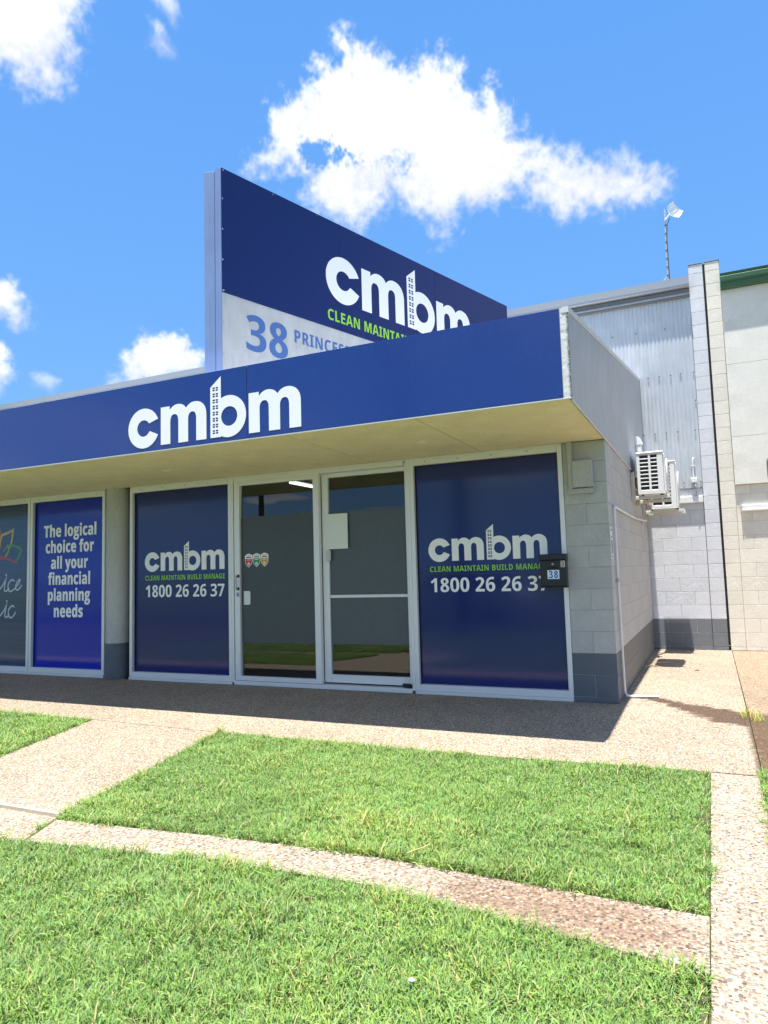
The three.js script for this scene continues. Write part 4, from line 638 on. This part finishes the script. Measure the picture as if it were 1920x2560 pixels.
{
  const t = thing('rooftop_antenna', 'slim mast with a white curved dish on the warehouse roof', 'antenna', [0.52, 5.55, -4.62]);
  add(t, 'mast', cyl(0.012, 0.015, 1.24, 14), mat.galv, [0.52, 6.17, -4.62], [0, 0, -0.012]); for (let k = 0; k < 7; k++) add(t, 'cable_tie', cyl(0.019, 0.019, 0.012, 12), mat.ink, [0.515 + k * 0.002, 5.72 + k * 0.135, -4.62]);
  add(t, 'brace', tube([[0.375, 5.56, -4.62], [0.515, 5.72, -4.62]], 0.011, 4), mat.galv); add(t, 'cable', tube([[0.53, 5.56, -4.605], [0.535, 5.72, -4.60], [0.535, 6.3, -4.60], [0.55, 6.52, -4.6], [0.59, 6.62, -4.6]], 0.006, 30), mat.ink);
  add(t, 'bracket', tube([[0.525, 6.60, -4.61], [0.565, 6.65, -4.60], [0.60, 6.68, -4.59]], 0.014, 8), mat.pvc);
  const n = 14, pos = [], idx = []; for (let j = 0; j <= n; j++) for (let i = 0; i <= n; i++) { let u = (i / n) * 2 - 1, v = (j / n) * 2 - 1; const r = Math.max(Math.abs(u), Math.abs(v)), q = Math.hypot(u, v) || 1, k = 0.55 + 0.45 * (r / q); u *= k; v *= k; pos.push(u * 0.125, v * 0.125, 0.065 * (u * u + v * v) - 0.02); } for (let j = 0; j < n; j++) for (let i = 0; i < n; i++) { const a = j * (n + 1) + i; idx.push(a, a + 1, a + n + 2, a, a + n + 2, a + n + 1); }
  const dg = new THREE.BufferGeometry(); dg.setAttribute('position', new THREE.Float32BufferAttribute(pos, 3)); dg.setIndex(idx); dg.computeVertexNormals();
  const dish = add(t, 'dish', dg, P([0.85, 0.85, 0.85], 0.5, { side: THREE.DoubleSide, transmission: 0.4, thickness: 0 }), [0.632, 6.685, -4.57], [-0.35, 0.75, -0.55]); add(dish, 'feed_arm', tube([[0.632, 6.685, -4.585], [0.655, 6.71, -4.49]], 0.009, 4), mat.pvc);
}

// ================================================================ the cream neighbour
{
  const n = thing('cream_building', 'cream painted block and panel building at the right edge', 'building', [3, 0, -6]);
  box(n, 'back_structure', 1.24, 9, 0.01, 5.5, -9, -4.72, mat.creamPanel, 0.01);
  const g = 0.004; let v = 0; const fin = box(n, 'party_wall', 1.028, 1.222, 0, 5.775, -9, WZ, mat.mortarCream, 0.001); let y = 0.05;
  box(fin, 'block', 1.030, 1.2235, 0.001, 0.048, -4.76, -4.56, mat.cream, 0.003); while (y < 5.7) { const y1 = Math.min(y + 0.2, 5.79); box(fin, 'block', 1.030, 1.2235, y + g / 2, y1 - g / 2, -4.76, -4.56, v++ % 3 ? mat.cream : mat.cream2, 0.003, v % 5); y += 0.2; }
  box(fin, 'cap_flashing', 1.029, 1.231, 5.791, 5.803, -9, -4.553, mat.gutterDark, 0.002);
  const wall = box(n, 'block_wall', 1.226, 4.2, 0, 2.385, -4.71, WZ - 0.002, mat.mortarCream, 0.001); const courses = [[0, 0.05]]; for (let q = 0.05; q < 2.3; q += 0.2) courses.push([q, Math.min(q + 0.2, 2.385)]);
  courses.forEach(([a, b], i) => { for (let x = 1.226 - (i % 2 ? 0 : 0.2); x < 4.1; x += 0.4) { const xa = Math.max(x, 1.226); box(wall, 'block', xa + g / 2, x + 0.4 - g / 2, a + g / 2, b - g / 2, -4.71, WZ + 0.002, v++ % 3 ? mat.cream : mat.cream2, 0.003, v % 5); } });
  for (const [a, b] of [[2.388, 3.086], [3.090, 4.166], [4.170, 5.30]]) { box(n, 'wall_panel', 1.228, 3.0, a, b, -4.60, -4.526, mat.creamPanel, 0.003); box(n, 'wall_panel', 3.004, 6.0, a, b, -4.60, -4.526, mat.creamPanel, 0.003); }
  add(n, 'gutter', prism([[-4.535, 5.30], [-4.435, 5.30], [-4.425, 5.315], [-4.42, 5.37], [-4.43, 5.385], [-4.41, 5.41], [-4.407, 5.47], [-4.42, 5.485], [-4.405, 5.52], [-4.43, 5.525], [-4.44, 5.40], [-4.535, 5.40]], 'x', 1.224, 6), mat.greenGutter);
  add(n, 'roof', prism([[-4.5, 5.50], [-4.5, 5.54], [-9, 6.0], [-9, 5.96]], 'x', 1.24, 6), mat.greenGutter);
}
{
  const t = thing('batten_light', 'white batten light fitting on the cream block wall', 'light fitting', [1.9, 2.0, -4.52]);
  box(t, 'housing', 1.300, 2.52, 2.035, 2.085, WZ + 0.003, WZ + 0.05, mat.pvc, 0.006); box(t, 'diffuser', 1.296, 2.524, 1.992, 2.034, WZ + 0.006, WZ + 0.065, mat.acWhite, 0.012); box(t, 'end_cap', 1.278, 1.2955, 1.985, 2.09, WZ + 0.003, WZ + 0.07, mat.pvcOld, 0.006);
}
{
  const t = thing('bulkhead_light', 'grey oval bulkhead light on the cream panel at the photo edge', 'light fitting', [1.76, 2.6, -4.5]); const s = new THREE.CapsuleGeometry(0.1, 0.2, 8, 20); s.scale(1, 1, 0.55);
  add(t, 'body', s, mat.gutterDark, [1.748, 2.58, -4.535]);
}
// ================================================================ small things on the ground
{
  const r = rng(91), t = thing('weed_tuft', 'yellowing weed growing in the joint beside the damp patch', 'weed', [1.03, 0, 0.3]), g = [tuft(31, 22, 0.07, 0.12, 1.1), tuft(32, 16, 0.05, 0.10, 1.3)];
  const m = P([2.1, 1.35, 0.8], 0.7, { vertexColors: true, side: THREE.DoubleSide, transmission: 0.3, thickness: 0 }); add(t, 'leaves', g[0], m, [1.036, -0.006, 0.29]); add(t, 'leaves', g[1], m, [1.102, -0.009, 0.381]); add(t, 'leaves', g[1], mat.grass, [1.13, -0.009, 0.37], [0, 1.3, 0]);
}
{ const z = 3.716, y = groundY(z) + 0.03, t = thing('dry_twig', 'dry straw twig lying on the middle lawn', 'twig', [-0.521, groundY(z), z]); add(t, 'stalk', tube([[-0.521, y, z], [-0.496, y + 0.007, z - 0.02], [-0.476, y + 0.003, 3.642], [-0.451, y + 0.009, 3.602]], 0.0025, 20), mat.dry); }
{ const z = 4.598, t = thing('white_pebble', 'small white pebble lying in the nearest lawn', 'pebble', [-0.129, groundY(z), z]); const g = new THREE.IcosahedronGeometry(0.008, 2); g.scale(1.3, 0.7, 1); add(t, 'stone', g, mat.white, [-0.129, groundY(z) + 0.022, z]); }
{ const t = thing('dark_leaf', 'single dark leaf lying on the side passage', 'leaf', [0.55, 0, -2.3]); const g = new THREE.SphereGeometry(0.03, 10, 6); g.scale(1, 0.15, 0.5); add(t, 'blade', g, mat.timber, [0.61, 0.006, -2.35], [0, 0.3, 0.05]); }
{ const t = thing('dry_grass_stalk', 'dry grass stalk arching over the shadow of the air conditioner', 'grass stalk', [0.1, 0, -2.55]); add(t, 'stalk', tube([[0.02, 0.004, -2.5], [0.15, 0.05, -2.62], [0.30, 0.05, -2.66], [0.42, 0.01, -2.6]], 0.003, 24), mat.dry); add(t, 'stalk', tube([[0.02, 0.004, -2.45], [0.10, 0.03, -2.52], [0.22, 0.012, -2.5]], 0.0025, 20), mat.dry); }

// ================================================================ the street behind the photographer, mirrored in the glass
for (const [x, z, label] of [[-4.6, 9.3, 'timber power pole on the verge mirrored in the right logo window'], [-15.0, 15.9, 'timber power pole farther along the street']]) {
  const t = thing('power_pole', label, 'power pole', [x, -0.27, z], 'street power poles'); add(t, 'pole', cyl(z > 12 ? 0.09 : 0.12, z > 12 ? 0.12 : 0.16, 9.8, 16), mat.timber, [x, 4.44, z]); box(t, 'crossarm', x - 1.1, x + 1.1, 8.5, 8.62, z - 0.06, z + 0.06, mat.timber, 0.01); for (const d of [-0.95, -0.35, 0.35, 0.95]) add(t, 'insulator', cyl(0.04, 0.05, 0.14, 10), mat.white, [x + d, 8.7, z]);
}
{
  const cx = -5.4, cz = 11.0, t = thing('parked_car', 'white hatchback parked at the kerb behind the photographer', 'car', [cx, -0.276, cz]);
  const y0 = -0.276, body = new THREE.Shape(); body.moveTo(-1.95, 0.25); body.lineTo(-1.98, 0.55); body.quadraticCurveTo(-1.95, 0.86, -1.75, 0.92); body.lineTo(-0.85, 1.0); body.lineTo(1.75, 1.02); body.quadraticCurveTo(1.98, 0.95, 1.98, 0.6); body.lineTo(1.95, 0.25); body.closePath();
  const bg = new THREE.ExtrudeGeometry(body, { depth: 1.62, bevelEnabled: true, bevelSize: 0.05, bevelThickness: 0.06, bevelSegments: 3 }); bg.translate(0, 0, -0.81); add(t, 'body', bg, mat.carPaint, [cx, y0, cz]);
  const cab = new THREE.Shape(); cab.moveTo(-0.95, 0.98); cab.lineTo(-0.25, 1.44); cab.lineTo(1.25, 1.46); cab.lineTo(1.82, 1.0); cab.closePath(); const cg = new THREE.ExtrudeGeometry(cab, { depth: 1.3, bevelEnabled: true, bevelSize: 0.03, bevelThickness: 0.1, bevelSegments: 2 }); cg.translate(0, 0, -0.65); add(t, 'cabin_glass', cg, mat.carGlass, [cx, y0, cz]);
  box(t, 'roof', cx - 0.28, cx + 1.28, y0 + 1.475, y0 + 1.51, cz - 0.66, cz + 0.66, mat.carPaint, 0.015);
  for (const dx of [-1.25, 1.25]) for (const dz of [-0.78, 0.78]) { const w = add(t, 'wheel', cyl(0.31, 0.31, 0.2, 24), mat.rubber, [cx + dx, y0 + 0.31, cz + dz], [Math.PI / 2, 0, 0]); const rim = new THREE.Mesh(cyl(0.2, 0.2, 0.212, 20), mat.galv); rim.name = 'rim'; w.add(rim); }
  for (const dz of [-0.6, 0.6]) { box(t, 'headlight', cx - 2.03, cx - 1.93, y0 + 0.62, y0 + 0.74, cz + dz - 0.15, cz + dz + 0.15, mat.acWhite, 0.02); box(t, 'tail_light', cx + 1.95, cx + 2.04, y0 + 0.66, y0 + 0.86, cz + dz - 0.12, cz + dz + 0.12, mat.red, 0.02); }
}

renderer.render(scene, camera);
